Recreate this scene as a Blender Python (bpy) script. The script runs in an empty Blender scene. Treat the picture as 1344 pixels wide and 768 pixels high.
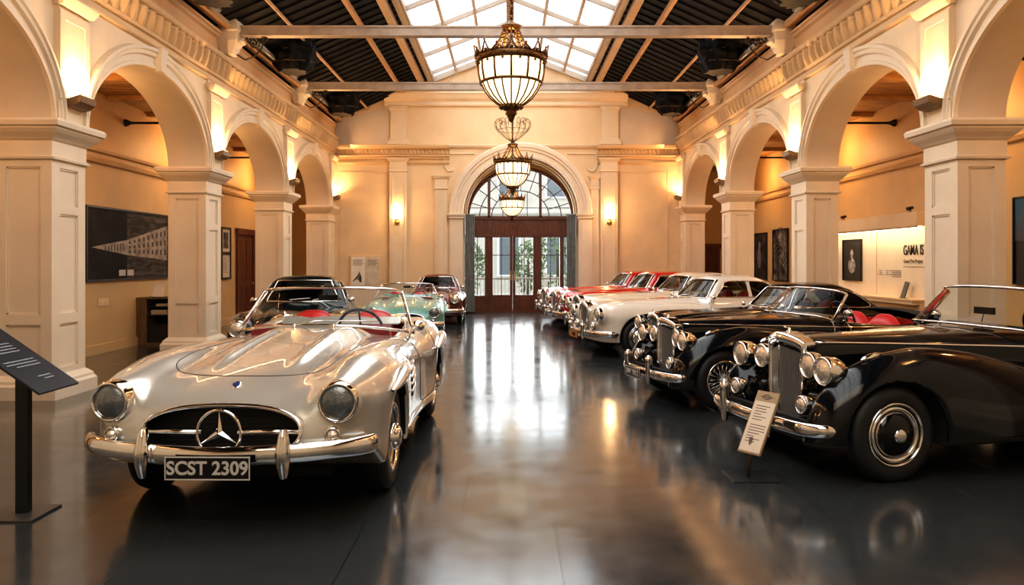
import bpy, bmesh, math, random
import numpy as np
from mathutils import Vector, Matrix, Euler
random.seed(7); np.random.seed(7)
PI = math.pi
SC = bpy.context.scene
COL = SC.collection

# ------------------------------------------------------------------ materials
MATS = {}
def mat(name, color, rough=.5, metal=0., coat=0., coat_rough=.03, spec=.5, emit=None, emit_s=0., noise=None, bump=None, sheen=0., noise_scale=6., noise_detail=6., aniso=None):
    if name in MATS: return MATS[name]
    m = bpy.data.materials.new(name); m.use_nodes = True
    nt = m.node_tree; N = nt.nodes; L = nt.links
    b = N['Principled BSDF']
    col = (*color, 1.)
    b.inputs['Base Color'].default_value = col
    b.inputs['Roughness'].default_value = rough
    b.inputs['Metallic'].default_value = metal
    b.inputs['Coat Weight'].default_value = coat
    b.inputs['Coat Roughness'].default_value = coat_rough
    b.inputs['Specular IOR Level'].default_value = spec
    b.inputs['Sheen Weight'].default_value = sheen
    if emit:
        b.inputs['Emission Color'].default_value = (*emit, 1.); b.inputs['Emission Strength'].default_value = emit_s
    tc = N.new('ShaderNodeTexCoord')
    nz = N.new('ShaderNodeTexNoise'); nz.inputs['Scale'].default_value = noise_scale; nz.inputs['Detail'].default_value = noise_detail
    L.new(tc.outputs['Object'], nz.inputs['Vector'])
    rp = N.new('ShaderNodeValToRGB')
    k = .06 if noise is None else noise
    rp.color_ramp.elements[0].position = .3; rp.color_ramp.elements[1].position = .7
    rp.color_ramp.elements[0].color = tuple(c*(1-k) for c in color)+(1,)
    rp.color_ramp.elements[1].color = tuple(min(1, c*(1+k)) for c in color)+(1,)
    L.new(nz.outputs['Fac'], rp.inputs['Fac']); L.new(rp.outputs['Color'], b.inputs['Base Color'])
    if bump:
        n2 = N.new('ShaderNodeTexNoise'); n2.inputs['Scale'].default_value = bump[0]; n2.inputs['Detail'].default_value = 4
        L.new(tc.outputs['Object'], n2.inputs['Vector'])
        bp = N.new('ShaderNodeBump'); bp.inputs['Strength'].default_value = bump[1]; bp.inputs['Distance'].default_value = .01
        L.new(n2.outputs['Fac'], bp.inputs['Height']); L.new(bp.outputs['Normal'], b.inputs['Normal'])
    MATS[name] = m
    return m

def glass_mat(name, tint=(1, 1, 1), refl=.1, rough=.02, body=0.):
    """thin window glass: mostly see-through with a view dependent mirror part"""
    if name in MATS: return MATS[name]
    m = bpy.data.materials.new(name); m.use_nodes = True
    nt = m.node_tree; N = nt.nodes; L = nt.links
    N.clear()
    out = N.new('ShaderNodeOutputMaterial'); mix = N.new('ShaderNodeMixShader')
    tr = N.new('ShaderNodeBsdfTransparent'); tr.inputs['Color'].default_value = (*tint, 1)
    gl = N.new('ShaderNodeBsdfGlossy'); gl.inputs['Roughness'].default_value = rough
    fr = N.new('ShaderNodeLayerWeight'); fr.inputs['Blend'].default_value = refl
    nz = N.new('ShaderNodeTexNoise'); nz.inputs['Scale'].default_value = 3
    mr = N.new('ShaderNodeMapRange'); mr.inputs['To Min'].default_value = .8; mr.inputs['To Max'].default_value = 1.2
    mu = N.new('ShaderNodeMath'); mu.operation = 'MULTIPLY'
    L.new(nz.outputs['Fac'], mr.inputs['Value']); L.new(mr.outputs['Result'], mu.inputs[1])
    L.new(fr.outputs['Fresnel'], mu.inputs[0]); L.new(mu.outputs[0], mix.inputs['Fac'])
    L.new(tr.outputs[0], mix.inputs[1]); L.new(gl.outputs[0], mix.inputs[2])
    L.new(mix.outputs[0], out.inputs['Surface'])
    MATS[name] = m
    return m

# ------------------------------------------------------------------ mesh builder
class MB:
    def __init__(s): s.v = []; s.f = []; s.m = []; s.sm = []
    def add(s, vs, fs, mi=0, smooth=False):
        o = len(s.v); s.v += [tuple(v) for v in vs]
        for f in fs:
            s.f.append(tuple(i+o for i in f)); s.m.append(mi); s.sm.append(smooth)
        return s
    def box(s, lo, hi, mi=0, M=None):
        x0, y0, z0 = lo; x1, y1, z1 = hi
        vs = [(x0,y0,z0),(x1,y0,z0),(x1,y1,z0),(x0,y1,z0),(x0,y0,z1),(x1,y0,z1),(x1,y1,z1),(x0,y1,z1)]
        if M is not None: vs = [M @ Vector(v) for v in vs]
        return s.add(vs, [(0,3,2,1),(4,5,6,7),(0,1,5,4),(1,2,6,5),(2,3,7,6),(3,0,4,7)], mi)
    def cbox(s, c, d, mi=0, M=None):
        return s.box([c[i]-d[i]/2 for i in range(3)], [c[i]+d[i]/2 for i in range(3)], mi, M)
    def bar(s, a, b, w, h=None, mi=0, up=(0,0,1)):
        """rectangular bar from a to b: w across, h along up"""
        h = h or w; a = Vector(a); b = Vector(b); d = (b-a).normalized(); up = Vector(up)
        if abs(d.dot(up)) > .98: up = Vector((0,1,0))
        sx = d.cross(up).normalized(); uz = sx.cross(d).normalized()
        vs = []
        for p in (a, b):
            for (i, j) in ((-1,-1),(1,-1),(1,1),(-1,1)): vs.append(p+sx*(i*w/2)+uz*(j*h/2))
        return s.add(vs, [(0,3,2,1),(4,5,6,7),(0,1,5,4),(1,2,6,5),(2,3,7,6),(3,0,4,7)][0:6], mi)
    def tube(s, pts, r, n=8, mi=0, closed=False, caps=True, flat=None, smooth=True):
        """round (or flat=(a,b) elliptical) tube through points; r number or list"""
        P = [Vector(p) for p in pts]; k = len(P)
        rs = r if isinstance(r, (list, tuple)) else [r]*k
        T = []
        for i in range(k):
            if closed: t = P[(i+1) % k]-P[i-1]
            else: t = P[min(i+1, k-1)]-P[max(i-1, 0)]
            T.append(t.normalized() if t.length > 1e-9 else Vector((0,0,1)))
        up = Vector((0,0,1))
        if abs(T[0].dot(up)) > .9: up = Vector((0,1,0))
        nrm = (up-T[0]*up.dot(T[0])).normalized()
        vs = []
        for i in range(k):
            nrm = (nrm-T[i]*nrm.dot(T[i]))
            nrm = nrm.normalized() if nrm.length > 1e-6 else T[i].orthogonal().normalized()
            bn = T[i].cross(nrm)
            ea, eb = flat if flat else (1, 1)
            for j in range(n):
                a = 2*PI*j/n
                vs.append(P[i]+nrm*(math.cos(a)*rs[i]*ea)+bn*(math.sin(a)*rs[i]*eb))
        fs = []
        for i in range(k if closed else k-1):
            for j in range(n):
                a = i*n+j; b = i*n+(j+1) % n; i2 = (i+1) % k
                fs.append((a, b, i2*n+(j+1) % n, i2*n+j))
        s.add(vs, fs, mi, smooth)
        if caps and not closed:
            o = len(s.v)-len(vs)
            s.f.append(tuple(o+j for j in range(n-1, -1, -1))); s.m.append(mi); s.sm.append(False)
            s.f.append(tuple(o+(k-1)*n+j for j in range(n))); s.m.append(mi); s.sm.append(False)
        return s
    def lathe(s, prof, n=24, M=None, mi=0, smooth=True, sx=1., sy=1., a0=0., a1=2*PI):
        """profile [(r,z)...] about z"""
        M = M or Matrix(); full = abs(a1-a0-2*PI) < 1e-6
        k = n if full else n+1
        vs = []
        for (r, z) in prof:
            for j in range(k):
                a = a0+(a1-a0)*j/n
                vs.append(M @ Vector((math.cos(a)*r*sx, math.sin(a)*r*sy, z)))
        fs = []
        for i in range(len(prof)-1):
            for j in range(n):
                j2 = (j+1) % k
                fs.append((i*k+j, i*k+j2, (i+1)*k+j2, (i+1)*k+j))
        return s.add(vs, fs, mi, smooth)
    def sphere(s, c, r, n=16, m=10, mi=0, sc=(1,1,1), M=None):
        T = Matrix.Translation(c) @ (M or Matrix()) @ Matrix.Diagonal((*sc, 1))
        prof = [(max(1e-5, math.sin(PI*i/m))*r, -math.cos(PI*i/m)*r) for i in range(m+1)]
        return s.lathe(prof, n, T, mi)
    def prism(s, poly, axis, a, b, mi=0, smooth=False):
        """extrude 2D polygon: axis 'y' -> poly in (x,z); 'x' -> (y,z); 'z' -> (x,y)"""
        def pt(p, t):
            return {'y': (p[0], t, p[1]), 'x': (t, p[0], p[1]), 'z': (p[0], p[1], t)}[axis]
        n = len(poly); vs = [pt(p, a) for p in poly]+[pt(p, b) for p in poly]
        fs = [(i, (i+1) % n, n+(i+1) % n, n+i) for i in range(n)]
        s.add(vs, fs, mi, smooth)
        o = len(s.v)-2*n
        s.f += [tuple(o+i for i in range(n-1, -1, -1)), tuple(o+n+i for i in range(n))]
        s.m += [mi, mi]; s.sm += [False, False]
        return s
    def grid(s, rows, mi=0, smooth=True, closed_u=False):
        """rows: list of equal-length point rows"""
        k = len(rows[0]); vs = [p for r in rows for p in r]; fs = []
        for i in range(len(rows)-1):
            for j in range(k if closed_u else k-1):
                j2 = (j+1) % k
                fs.append((i*k+j, i*k+j2, (i+1)*k+j2, (i+1)*k+j))
        return s.add(vs, fs, mi, smooth)
    def ring_rects(s, rings, cx, cy, mi=0):
        """stack of rectangles [(hx,hy,z)...]: a square lathe"""
        vs = []
        for hx, hy, z in rings: vs += [(cx-hx,cy-hy,z),(cx+hx,cy-hy,z),(cx+hx,cy+hy,z),(cx-hx,cy+hy,z)]
        fs = []
        for i in range(len(rings)-1):
            for j in range(4): fs.append((i*4+j, i*4+(j+1) % 4, i*4+4+(j+1) % 4, i*4+4+j))
        n = len(rings)*4
        fs += [(3,2,1,0), (n-4,n-3,n-2,n-1)]
        return s.add(vs, fs, mi)
    def build(s, name, mats, parent=None, bevel=0., loc=None, rot=None, fixn=True):
        me = bpy.data.meshes.new(name)
        me.from_pydata([tuple(v) for v in s.v], [], s.f)
        if not isinstance(mats, (list, tuple)): mats = [mats]
        for m in mats: me.materials.append(m)
        me.polygons.foreach_set('material_index', s.m); me.polygons.foreach_set('use_smooth', s.sm)
        me.update()
        if fixn:
            bm = bmesh.new(); bm.from_mesh(me); bmesh.ops.recalc_face_normals(bm, faces=bm.faces); bm.to_mesh(me); bm.free()
        o = bpy.data.objects.new(name, me); COL.objects.link(o)
        if parent: o.parent = parent
        if loc: o.location = loc
        if rot: o.rotation_euler = rot
        if bevel:
            b = o.modifiers.new('edge', 'BEVEL'); b.width = bevel; b.segments = 2; b.limit_method = 'ANGLE'; b.angle_limit = .6
        return o

def tag(o, label=None, cat=None, group=None, kind=None):
    if label: o['label'] = label
    if cat: o['category'] = cat
    if group: o['group'] = group
    if kind: o['kind'] = kind
    return o
def empty(name, loc=(0,0,0), rz=0., label=None, cat=None, group=None, scale=1.):
    o = bpy.data.objects.new(name, None); COL.objects.link(o)
    o.location = loc; o.rotation_euler = (0,0,rz); o.scale = (scale,)*3
    o.empty_display_size = .2
    return tag(o, label, cat, group)
def copy_tree(o, parent=None):
    c = o.copy(); COL.objects.link(c)
    if parent is not None: c.parent = parent
    for ch in list(o.children): copy_tree(ch, c)
    return c
def struct(o, label, cat): return tag(o, label, cat, kind='structure')

def text(name, body, size, m, parent=None, loc=(0,0,0), rot=(0,0,0), extrude=.002, align='CENTER', bold=0.):
    cu = bpy.data.curves.new(name, 'FONT'); cu.body = body; cu.size = size; cu.extrude = extrude
    cu.align_x = align; cu.align_y = 'CENTER'; cu.offset = bold; cu.materials.append(m)
    t = bpy.data.objects.new(name, cu); COL.objects.link(t)
    me = bpy.data.meshes.new_from_object(t, depsgraph=bpy.context.evaluated_depsgraph_get())
    bpy.data.objects.remove(t); me.materials.clear(); me.materials.append(m)
    o = bpy.data.objects.new(name, me); COL.objects.link(o); o.location = loc; o.rotation_euler = rot
    if parent: o.parent = parent
    return o

# camera: focal 1000 px on a 1344 px frame, horizon at y=343, axis at x=668
cam = bpy.data.cameras.new('camera'); camo = bpy.data.objects.new('camera', cam); COL.objects.link(camo)
camo.location = (0, 0, 1.6); camo.rotation_euler = (PI/2, 0, 0)
cam.sensor_width = 36; cam.lens = 36*1000/1344; cam.shift_y = -41/1344; cam.shift_x = 4/1344
cam.clip_start = .05; cam.clip_end = 300
SC.camera = camo
# ================================================================== the hall
def wall_tex(name, c1, rough=.55, noise=.05):
    return mat(name, c1, rough=rough, noise=noise, noise_scale=2.2, bump=(60, .06))
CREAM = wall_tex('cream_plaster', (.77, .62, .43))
CREAM_D = wall_tex('warm_plaster', (.76, .56, .335))
STONE = wall_tex('painted_stone', (.76, .64, .485), .45)
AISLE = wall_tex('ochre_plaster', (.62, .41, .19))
UPPER = wall_tex('upper_ochre_plaster', (.70, .46, .25))
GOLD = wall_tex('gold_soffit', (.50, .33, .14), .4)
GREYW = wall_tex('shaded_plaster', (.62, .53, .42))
LEAFM = wall_tex('carved_plaster', (.68, .47, .26), .5)

def planks(name, c1, c2, scale, rough=.4, rot=0., dist=2.):
    m = bpy.data.materials.new(name); m.use_nodes = True; N = m.node_tree.nodes; L = m.node_tree.links
    b = N['Principled BSDF']; b.inputs['Roughness'].default_value = rough
    tc = N.new('ShaderNodeTexCoord'); mp = N.new('ShaderNodeMapping'); mp.inputs['Scale'].default_value = scale; mp.inputs['Rotation'].default_value = (0,0,rot)
    nz = N.new('ShaderNodeTexNoise'); nz.inputs['Scale'].default_value = 3.; nz.inputs['Detail'].default_value = 8; nz.inputs['Distortion'].default_value = dist
    rp = N.new('ShaderNodeValToRGB'); rp.color_ramp.elements[0].color = (*c1,1); rp.color_ramp.elements[1].color = (*c2,1)
    rp.color_ramp.elements[0].position = .35; rp.color_ramp.elements[1].position = .68
    L.new(tc.outputs['Object'], mp.inputs['Vector']); L.new(mp.outputs['Vector'], nz.inputs['Vector'])
    L.new(nz.outputs['Fac'], rp.inputs['Fac']); L.new(rp.outputs['Color'], b.inputs['Base Color'])
    return m
WOODC = planks('stained_ceiling_boards', (.22,.10,.03), (.52,.29,.10), (.35,1.6,1), .45)
MAHOG = planks('mahogany', (.075,.022,.012), (.17,.055,.028), (6,6,.6), .28)
BEAMW = planks('pale_timber', (.42,.29,.18), (.62,.46,.31), (1,8,8), .45)
RAFTW = planks('rafter_timber', (.40,.22,.10), (.58,.35,.18), (8,.5,8), .45)

def floor_mat():
    m = bpy.data.materials.new('polished_dark_floor'); m.use_nodes = True; N = m.node_tree.nodes; L = m.node_tree.links
    b = N['Principled BSDF']
    tc = N.new('ShaderNodeTexCoord')
    mp = N.new('ShaderNodeMapping'); mp.inputs['Location'].default_value = (.3,.2,0)
    br = N.new('ShaderNodeTexBrick'); br.inputs['Scale'].default_value = 1.; br.offset = .5
    br.inputs['Brick Width'].default_value = 1.15; br.inputs['Row Height'].default_value = .98; br.inputs['Mortar Size'].default_value = .004; br.inputs['Mortar Smooth'].default_value = .4
    br.inputs['Color1'].default_value = (.030,.034,.036,1); br.inputs['Color2'].default_value = (.036,.040,.042,1); br.inputs['Mortar'].default_value = (.012,.011,.011,1)
    L.new(tc.outputs['Object'], mp.inputs['Vector']); L.new(mp.outputs['Vector'], br.inputs['Vector'])
    nz = N.new('ShaderNodeTexNoise'); nz.inputs['Scale'].default_value = .9; nz.inputs['Detail'].default_value = 8; nz.inputs['Roughness'].default_value = .65
    L.new(tc.outputs['Object'], nz.inputs['Vector'])
    mx = N.new('ShaderNodeMix'); mx.data_type = 'RGBA'; mx.blend_type = 'MULTIPLY'; mx.inputs[0].default_value = .7
    rp = N.new('ShaderNodeValToRGB'); rp.color_ramp.elements[0].color = (.6,.6,.6,1); rp.color_ramp.elements[1].color = (1.45,1.42,1.4,1)
    L.new(nz.outputs['Fac'], rp.inputs['Fac']); L.new(br.outputs['Color'], mx.inputs[6]); L.new(rp.outputs['Color'], mx.inputs[7]); L.new(mx.outputs[2], b.inputs['Base Color'])
    mr = N.new('ShaderNodeMapRange'); mr.inputs['From Min'].default_value = .3; mr.inputs['From Max'].default_value = .7; mr.inputs['To Min'].default_value = .10; mr.inputs['To Max'].default_value = .22
    n2 = N.new('ShaderNodeTexNoise'); n2.inputs['Scale'].default_value = 3.5; n2.inputs['Detail'].default_value = 6
    L.new(tc.outputs['Object'], n2.inputs['Vector']); L.new(n2.outputs['Fac'], mr.inputs['Value']); L.new(mr.outputs['Result'], b.inputs['Roughness'])
    bp = N.new('ShaderNodeBump'); bp.inputs['Strength'].default_value = .25; bp.inputs['Distance'].default_value = .004
    iv = N.new('ShaderNodeMath'); iv.operation = 'SUBTRACT'; iv.inputs[0].default_value = 1.
    L.new(br.outputs['Fac'], iv.inputs[1]); L.new(iv.outputs[0], bp.inputs['Height'])
    n3 = N.new('ShaderNodeTexNoise'); n3.inputs['Scale'].default_value = 7.; n3.inputs['Detail'].default_value = 3; L.new(tc.outputs['Object'], n3.inputs['Vector'])
    b2 = N.new('ShaderNodeBump'); b2.inputs['Strength'].default_value = .05; b2.inputs['Distance'].default_value = .01
    L.new(n3.outputs['Fac'], b2.inputs['Height']); L.new(bp.outputs['Normal'], b2.inputs['Normal']); L.new(b2.outputs['Normal'], b.inputs['Normal'])
    b.inputs['Specular IOR Level'].default_value = .7; b.inputs['Specular Tint'].default_value = (.84,.93,1.,1)
    b.inputs['Coat Weight'].default_value = .25; b.inputs['Coat Roughness'].default_value = .10
    return m

YF = 23.1                       # face of the far wall
XL, XR = -5.3, 5.2             # hall faces of the two arcades
XAL, XAR = -7.1, 7.15           # aisle walls
COLS = [4.25, 8.83, 13.32, 17.9, 22.40]   # front face of each pier
CD = .70
CWS = {-1: .66, 1: .56}      # pier widths, left and right arcade
ZC = 3.24                       # top of capitals
YB = -5.0
ZT = 5.72                       # wall head

struct(MB().add([(-8,YB,0),(8,YB,0),(8,25.5,0),(-8,25.5,0)], [(0,1,2,3)]).build('floor', floor_mat()), 'dark polished stone tiled hall floor with soft reflections', 'floor')

# ---- arcade walls
def arcade(side, X):
    s = -1 if side == 'left' else 1
    CW = CWS[s]; Xo = X+s*CW
    edges = [YB]+[v for c in COLS for v in (c, c+CD)]+[YF]
    mb = MB()
    bays = []
    for i in range(len(edges)-1):
        a, b = edges[i], edges[i+1]
        isbay = (i % 2 == 0) and i > 0 and b-a > 1
        if isbay:
            bays.append((a, b)); n = 40; pts = []
            for k in range(n+1):
                t = PI*(1-k/n); pts.append(((a+b)/2+math.cos(t)*(b-a)/2, ZC+math.sin(t)*1.22))
            for XX in (X, Xo):
                mb.grid([[(XX,p[0],p[1]) for p in pts], [(XX,p[0],ZT) for p in pts]], 0, False)
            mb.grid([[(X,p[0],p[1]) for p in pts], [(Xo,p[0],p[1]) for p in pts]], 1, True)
        else:
            z0 = 0 if i == 0 else ZC
            mb.box((min(X,Xo), a, z0), (max(X,Xo), b, ZT))
    mb.box((min(X,Xo), YB, ZT-.02), (max(X,Xo), YF, ZT))
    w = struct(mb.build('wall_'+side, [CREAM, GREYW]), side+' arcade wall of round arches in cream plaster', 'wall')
    # archivolts and keystones
    for a, b in bays:
        c = (a+b)/2; ra = (b-a)/2
        prof = [(0,0),(0,.05),(.05,.05),(.06,.03),(.15,.03),(.17,.07),(.22,.075),(.24,.10),(.29,.10),(.30,0)]
        rows = []
        n = 40
        for k in range(n+1):
            t = PI*(1-k/n)
            rows.append([(X-s*d, c+math.cos(t)*(ra+r*(.55 if True else 1)), ZC+.0+math.sin(t)*(1.22+r)) for r, d in prof])
        MB().grid(rows, 0, False).build('archivolt', STONE, w)
        k = MB()
        zt = ZC+1.22
        for (yw0, yw1, z0, z1, d) in ((.075,.11,zt-.03,zt+.32,.15),):
            k.add([(X-s*0,c-yw0,z0),(X-s*0,c+yw0,z0),(X-s*0,c+yw1,z1),(X-s*0,c-yw1,z1),(X-s*d*.8,c-yw0,z0),(X-s*d*.8,c+yw0,z0),(X-s*d,c+yw1,z1),(X-s*d,c-yw1,z1)],
                  [(0,1,2,3),(7,6,5,4),(0,4,5,1),(1,5,6,2),(2,6,7,3),(3,7,4,0)])
        k.build('keystone', STONE, w, bevel=.01)
    # pier strips above the capitals
    for c in COLS:
        y0, y1 = c+.04, c+CD-.04
        d = .06
        p = MB()
        lo = min(X, X-s*d); hi = max(X, X-s*d)
        p.box((lo, y0, ZC), (hi, y1, 4.62))
        q = X-s*(d+.02)
        for (ya, yb, za, zb) in ((y0,y0+.1,3.5,4.45),(y1-.1,y1,3.5,4.45),(y0,y1,4.45,4.55)):
            p.box((min(X-s*d,q),ya,za),(max(X-s*d,q),yb,zb))
        p.ring_rects([(.10,.33,4.60),(.13,.36,4.65),(.15,.38,4.70),(.15,.38,4.72)], X-s*.02, c+CD/2)
        p.box((min(X,X-s*.035), c+.02, 4.72), (max(X,X-s*.035), c+CD-.02, 4.80))
        p.build('pier_panel', CREAM, w)
    return w
WL = arcade('left', XL); WR = arcade('right', XR)

# ---- columns
def column(X, s, y0):
    CW = CWS[s]
    cx, cy = X+s*CW/2, y0+CD/2
    hx, hy = CW/2, CD/2
    r = empty('column', (cx, cy, 0))
    mb = MB()
    core = .025
    mb.box((-hx+core, -hy+core, .2), (hx-core, hy-core, ZC-.42))
    zt = ZC-.44
    rails = [(.2,.34),(.86,.98),(zt-.1,zt)]
    rails_side = [(.2,.34),(.86,.98),(2.16,2.26),(zt-.1,zt)]
    st = .13
    for f in range(4):
        M = Matrix.Rotation(f*PI/2, 4, 'Z')
        w, d = (hx, hy) if f % 2 == 0 else (hy-core-.006, hx)
        rl = rails if f % 2 == 0 else rails_side
        for (a, b) in ((-w, -w+st), (w-st, w)): mb.box((a, -d, .2), (b, -d+core+.005, zt), 0, M)
        for (za, zb) in rl: mb.box((-w+st, -d, za), (w-st, -d+core+.005, zb), 0, M)
        # thin inner mouldings
        for (za, zb) in [(rl[i][1], rl[i+1][0]) for i in range(len(rl)-1)]:
            for (a, b, c, e) in ((-w+st,-w+st+.02,za,zb),(w-st-.02,w-st,za,zb),(-w+st,w-st,za,za+.02),(-w+st,w-st,zb-.02,zb)):
                mb.box((a, -d+.012, c), (b, -d+core+.005, e), 0, M)
    mb.build('shaft', STONE, r)
    MB().ring_rects([(hx+.10,hy+.10,0),(hx+.10,hy+.10,.15),(hx+.075,hy+.075,.18),(hx+.07,hy+.07,.21),(hx+.03,hy+.03,.25),(hx+.005,hy+.005,.27)], 0, 0).build('plinth', STONE, r)
    z = ZC
    MB().ring_rects([(hx,hy,z-.46),(hx+.035,hy+.035,z-.45),(hx+.04,hy+.04,z-.425),(hx+.01,hy+.01,z-.41),(hx+.01,hy+.01,z-.24),(hx+.03,hy+.03,z-.225),(hx+.05,hy+.05,z-.20),(hx+.10,hy+.10,z-.15),(hx+.13,hy+.13,z-.11),(hx+.13,hy+.13,z-.095),(hx+.165,hy+.165,z-.08),(hx+.175,hy+.175,z-.03),(hx+.16,hy+.16,z),(hx,hy,z)], 0, 0).build('capital', STONE, r)
    return r
WORD = ['just beside the camera', 'nearest fully visible', 'second', 'third', 'farthest']
for s, X, nm in ((-1, XL, 'left'), (1, XR, 'right')):
    for i, y in enumerate(COLS):
        if i == 0: lab = 'cream square pier just beyond the %s edge of the picture' % nm
        else: lab = 'panelled cream pier of the %s arcade, %s' % (nm, ['', 'nearest and largest', 'second from the front', 'third from the front', 'farthest, against the end wall'][i])
        struct(column(X, s, y), lab, 'column')

# ---- carved cornices along both arcades
def leaf_band(mb, P, n_per, pitch, L, z0, z1, base, amp, mi=0):
    """P(u,z,out) -> point; relief of leaning acanthus leaves"""
    nu = int(L/pitch*n_per); nz = 13
    rows = []
    for j in range(nz+1):
        v = j/nz; row = []
        for i in range(nu+1):
            u = L*i/nu
            ph = (u/pitch+.35*v) % 1.
            lobe = max(0., math.sin(PI*min(1., ph*1.12)))**.8 if ph < .893 else 0.
            rib = .30*math.cos(6*PI*ph)
            prof = math.sin(PI*min(1, .15+.85*v))**.5*(.45+.8*v)
            curl = .35*math.exp(-((v-.86)/.12)**2)
            rows_h = base+amp*(lobe*(prof+curl)+rib*lobe*.35)
            row.append(P(u, z0+(z1-z0)*v, rows_h))
        rows.append(row)
    mb.grid(rows, mi, True)
def cornice(side, X):
    s = -1 if side == 'left' else 1
    mb = MB()
    def ext(prof, y0=YB, y1=YF):
        mb.grid([[(X-s*d, y0, z) for d, z in prof], [(X-s*d, y1, z) for d, z in prof]], 0, False)
    ext([(0,4.78),(.03,4.78),(.05,4.80),(.05,4.83),(.02,4.85),(.02,4.90),(.06,4.92),(.07,4.96),(.03,4.97)])
    ext([(.05,5.24),(.13,5.26),(.15,5.28),(.17,5.32),(.17,5.34),(0,5.36)])
    leaf_band(mb, lambda u, z, o: (X-s*o, 2.+u, z), 18, .25, YF-2.0, 4.95, 5.25, .012, .17)
    return struct(mb.build('trim_1' if side == 'left' else 'trim_2', LEAFM), 'carved acanthus leaf cornice running along the %s arcade wall' % side, 'cornice')
cornice('left', XL); cornice('right', XR)

# upper frieze wall head and dark eaves board
for side, X, s, n in (('left', XL, -1, 3), ('right', XR, 1, 4)):
    mb = MB()
    q = X-s*.10
    mb.grid([[(X-s*d, y, z) for d, z in ((.012,5.36),(.012,5.62),(.02,5.63),(.06,5.66),(.07,5.70),(.10,5.72),(.10,5.76),(0,5.78))] for y in (YB, YF)], 0, False)
    struct(mb.build('trim_%d' % n, UPPER), 'plain ochre frieze with a small moulding above the %s cornice' % side, 'frieze')

# ---- roof
XS, ZS, ZR, XC = 2.40, 7.12, 8.05, .03     # skylight kerb, ridge
DARK = mat('charcoal_roof_lining', (.008,.0085,.010), rough=.6, spec=.12, noise=.3, bump=(30,.2))
ROOF = {}
for side, X, s in (('left', XL, -1), ('right', XR, 1)):
    mb = MB()
    xe = X+s*.25; ze = 5.74
    xk = s*XS+XC
    mb.add([(xe,YB,ze),(xk,YB,ZS),(xk,YF+.1,ZS),(xe,YF+.1,ze)], [(0,1,2,3)])
    mb.add([(xe,YB,ze+.12),(xk,YB,ZS+.12),(xk,YF+.1,ZS+.12),(xe,YF+.1,ze+.12)], [(3,2,1,0)])
    sl = (ZS-ze)/(xk-xe)
    zz = lambda x: ze+(x-xe)*sl
    y = 2.
    while y < YF:                    # transverse boarding ribs
        mb.bar((xe,y,zz(xe)-.015), (xk,y,zz(xk)-.015), .04, .035, 0)
        y += .36
    o = struct(mb.build('ceiling_'+side, DARK), 'dark ribbed roof lining sloping up on the %s of the skylight' % side, 'ceiling')
    for fx, w, h, m in ((.40,.04,.06,RAFTW),(.74,.08,.11,RAFTW),(.925,.15,.16,BEAMW)):
        xx = xe+(xk-xe)*fx
        MB().bar((xx,YB,zz(xx)-.07), (xx,YF,zz(xx)-.07), w, h, 0).build('purlin', m, o)
    # eaves timber and service pipe
    xx = xe+(xk-xe)*.135
    MB().bar((xx,YB,zz(xx)-.05), (xx,YF,zz(xx)-.05), .16, .10, 0).build('eaves_board', RAFTW, o)
    xx = xe+(xk-xe)*.20
    for ya, yb in ((10.0,12.9),(14.3,17.6),(18.9,21.6)):
        MB().tube([(xx,ya,zz(xx)-.16),(xx,yb,zz(xx)-.16)], .05, 10).build('service_pipe', mat('galvanised_pipe', (.30,.29,.28), .35, .7), o)
    ROOF[side] = (xe, xk, zz)

# ---- skylight
FRAMEW = mat('painted_skylight_bars', (.46,.38,.30), rough=.45)
SKYG = glass_mat('skylight_glass', (.97,.98,.99), .015, .1)
sky = empty('window_1', (XC, 10, ZS)); struct(sky, 'long pitched glass skylight along the roof ridge', 'skylight')
fr = MB(); gl = MB()
def rp(x, y):  # point on the glazing (local)
    return (x, y-10, (ZR-ZS)*(1-abs(x)/XS))
for s in (-1, 1):
    fr.bar((s*XS,YB-10,0.0), (s*XS,YF-10,0.0), .13, .24, 0)
    fr.bar((s*(XS-.09),YB-10,-.02), (s*(XS-.09),YF-10,-.02), .06, .12, 0)
    for f in (.36,.68):
        a = rp(s*XS*f, YB); b = rp(s*XS*f, YF); fr.bar((a[0],a[1],a[2]-.03), (b[0],b[1],b[2]-.03), .07, .09)
    y = 1.5
    while y < YF:
        a = rp(0, y); b = rp(s*XS, y); fr.bar((a[0],a[1],a[2]-.02), (b[0],b[1],b[2]-.02), .075, .10)
        y += 1.9
    a = rp(0, YF-.06); b = rp(s*XS, YF-.06); fr.bar((a[0],a[1],a[2]-.06), (b[0],b[1],b[2]-.06), .08, .16)
    ys = [YB]+[1.5+1.9*k for k in range(12) if 1.5+1.9*k < YF]+[YF]
    for i in range(len(ys)-1):
        gl.add([rp(0,ys[i]),rp(s*XS,ys[i]),rp(s*XS,ys[i+1]),rp(0,ys[i+1])], [(0,1,2,3)])
fr.build('skylight_frame', FRAMEW, sky); gl.build('pane', SKYG, sky)
rb = MB(); rb.bar((0,YB-10,ZR-ZS-.05), (0,YF-10,ZR-ZS-.05), .15, .16)
y = YB
while y < YF: rb.bar((0,y-10,ZR-ZS-.14), (0,y+.10-10,ZR-ZS-.14), .19, .05); y += .2
rb.build('ridge_beam', mat('carved_ridge_timber', (.34,.24,.16), .5), sky)

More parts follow.
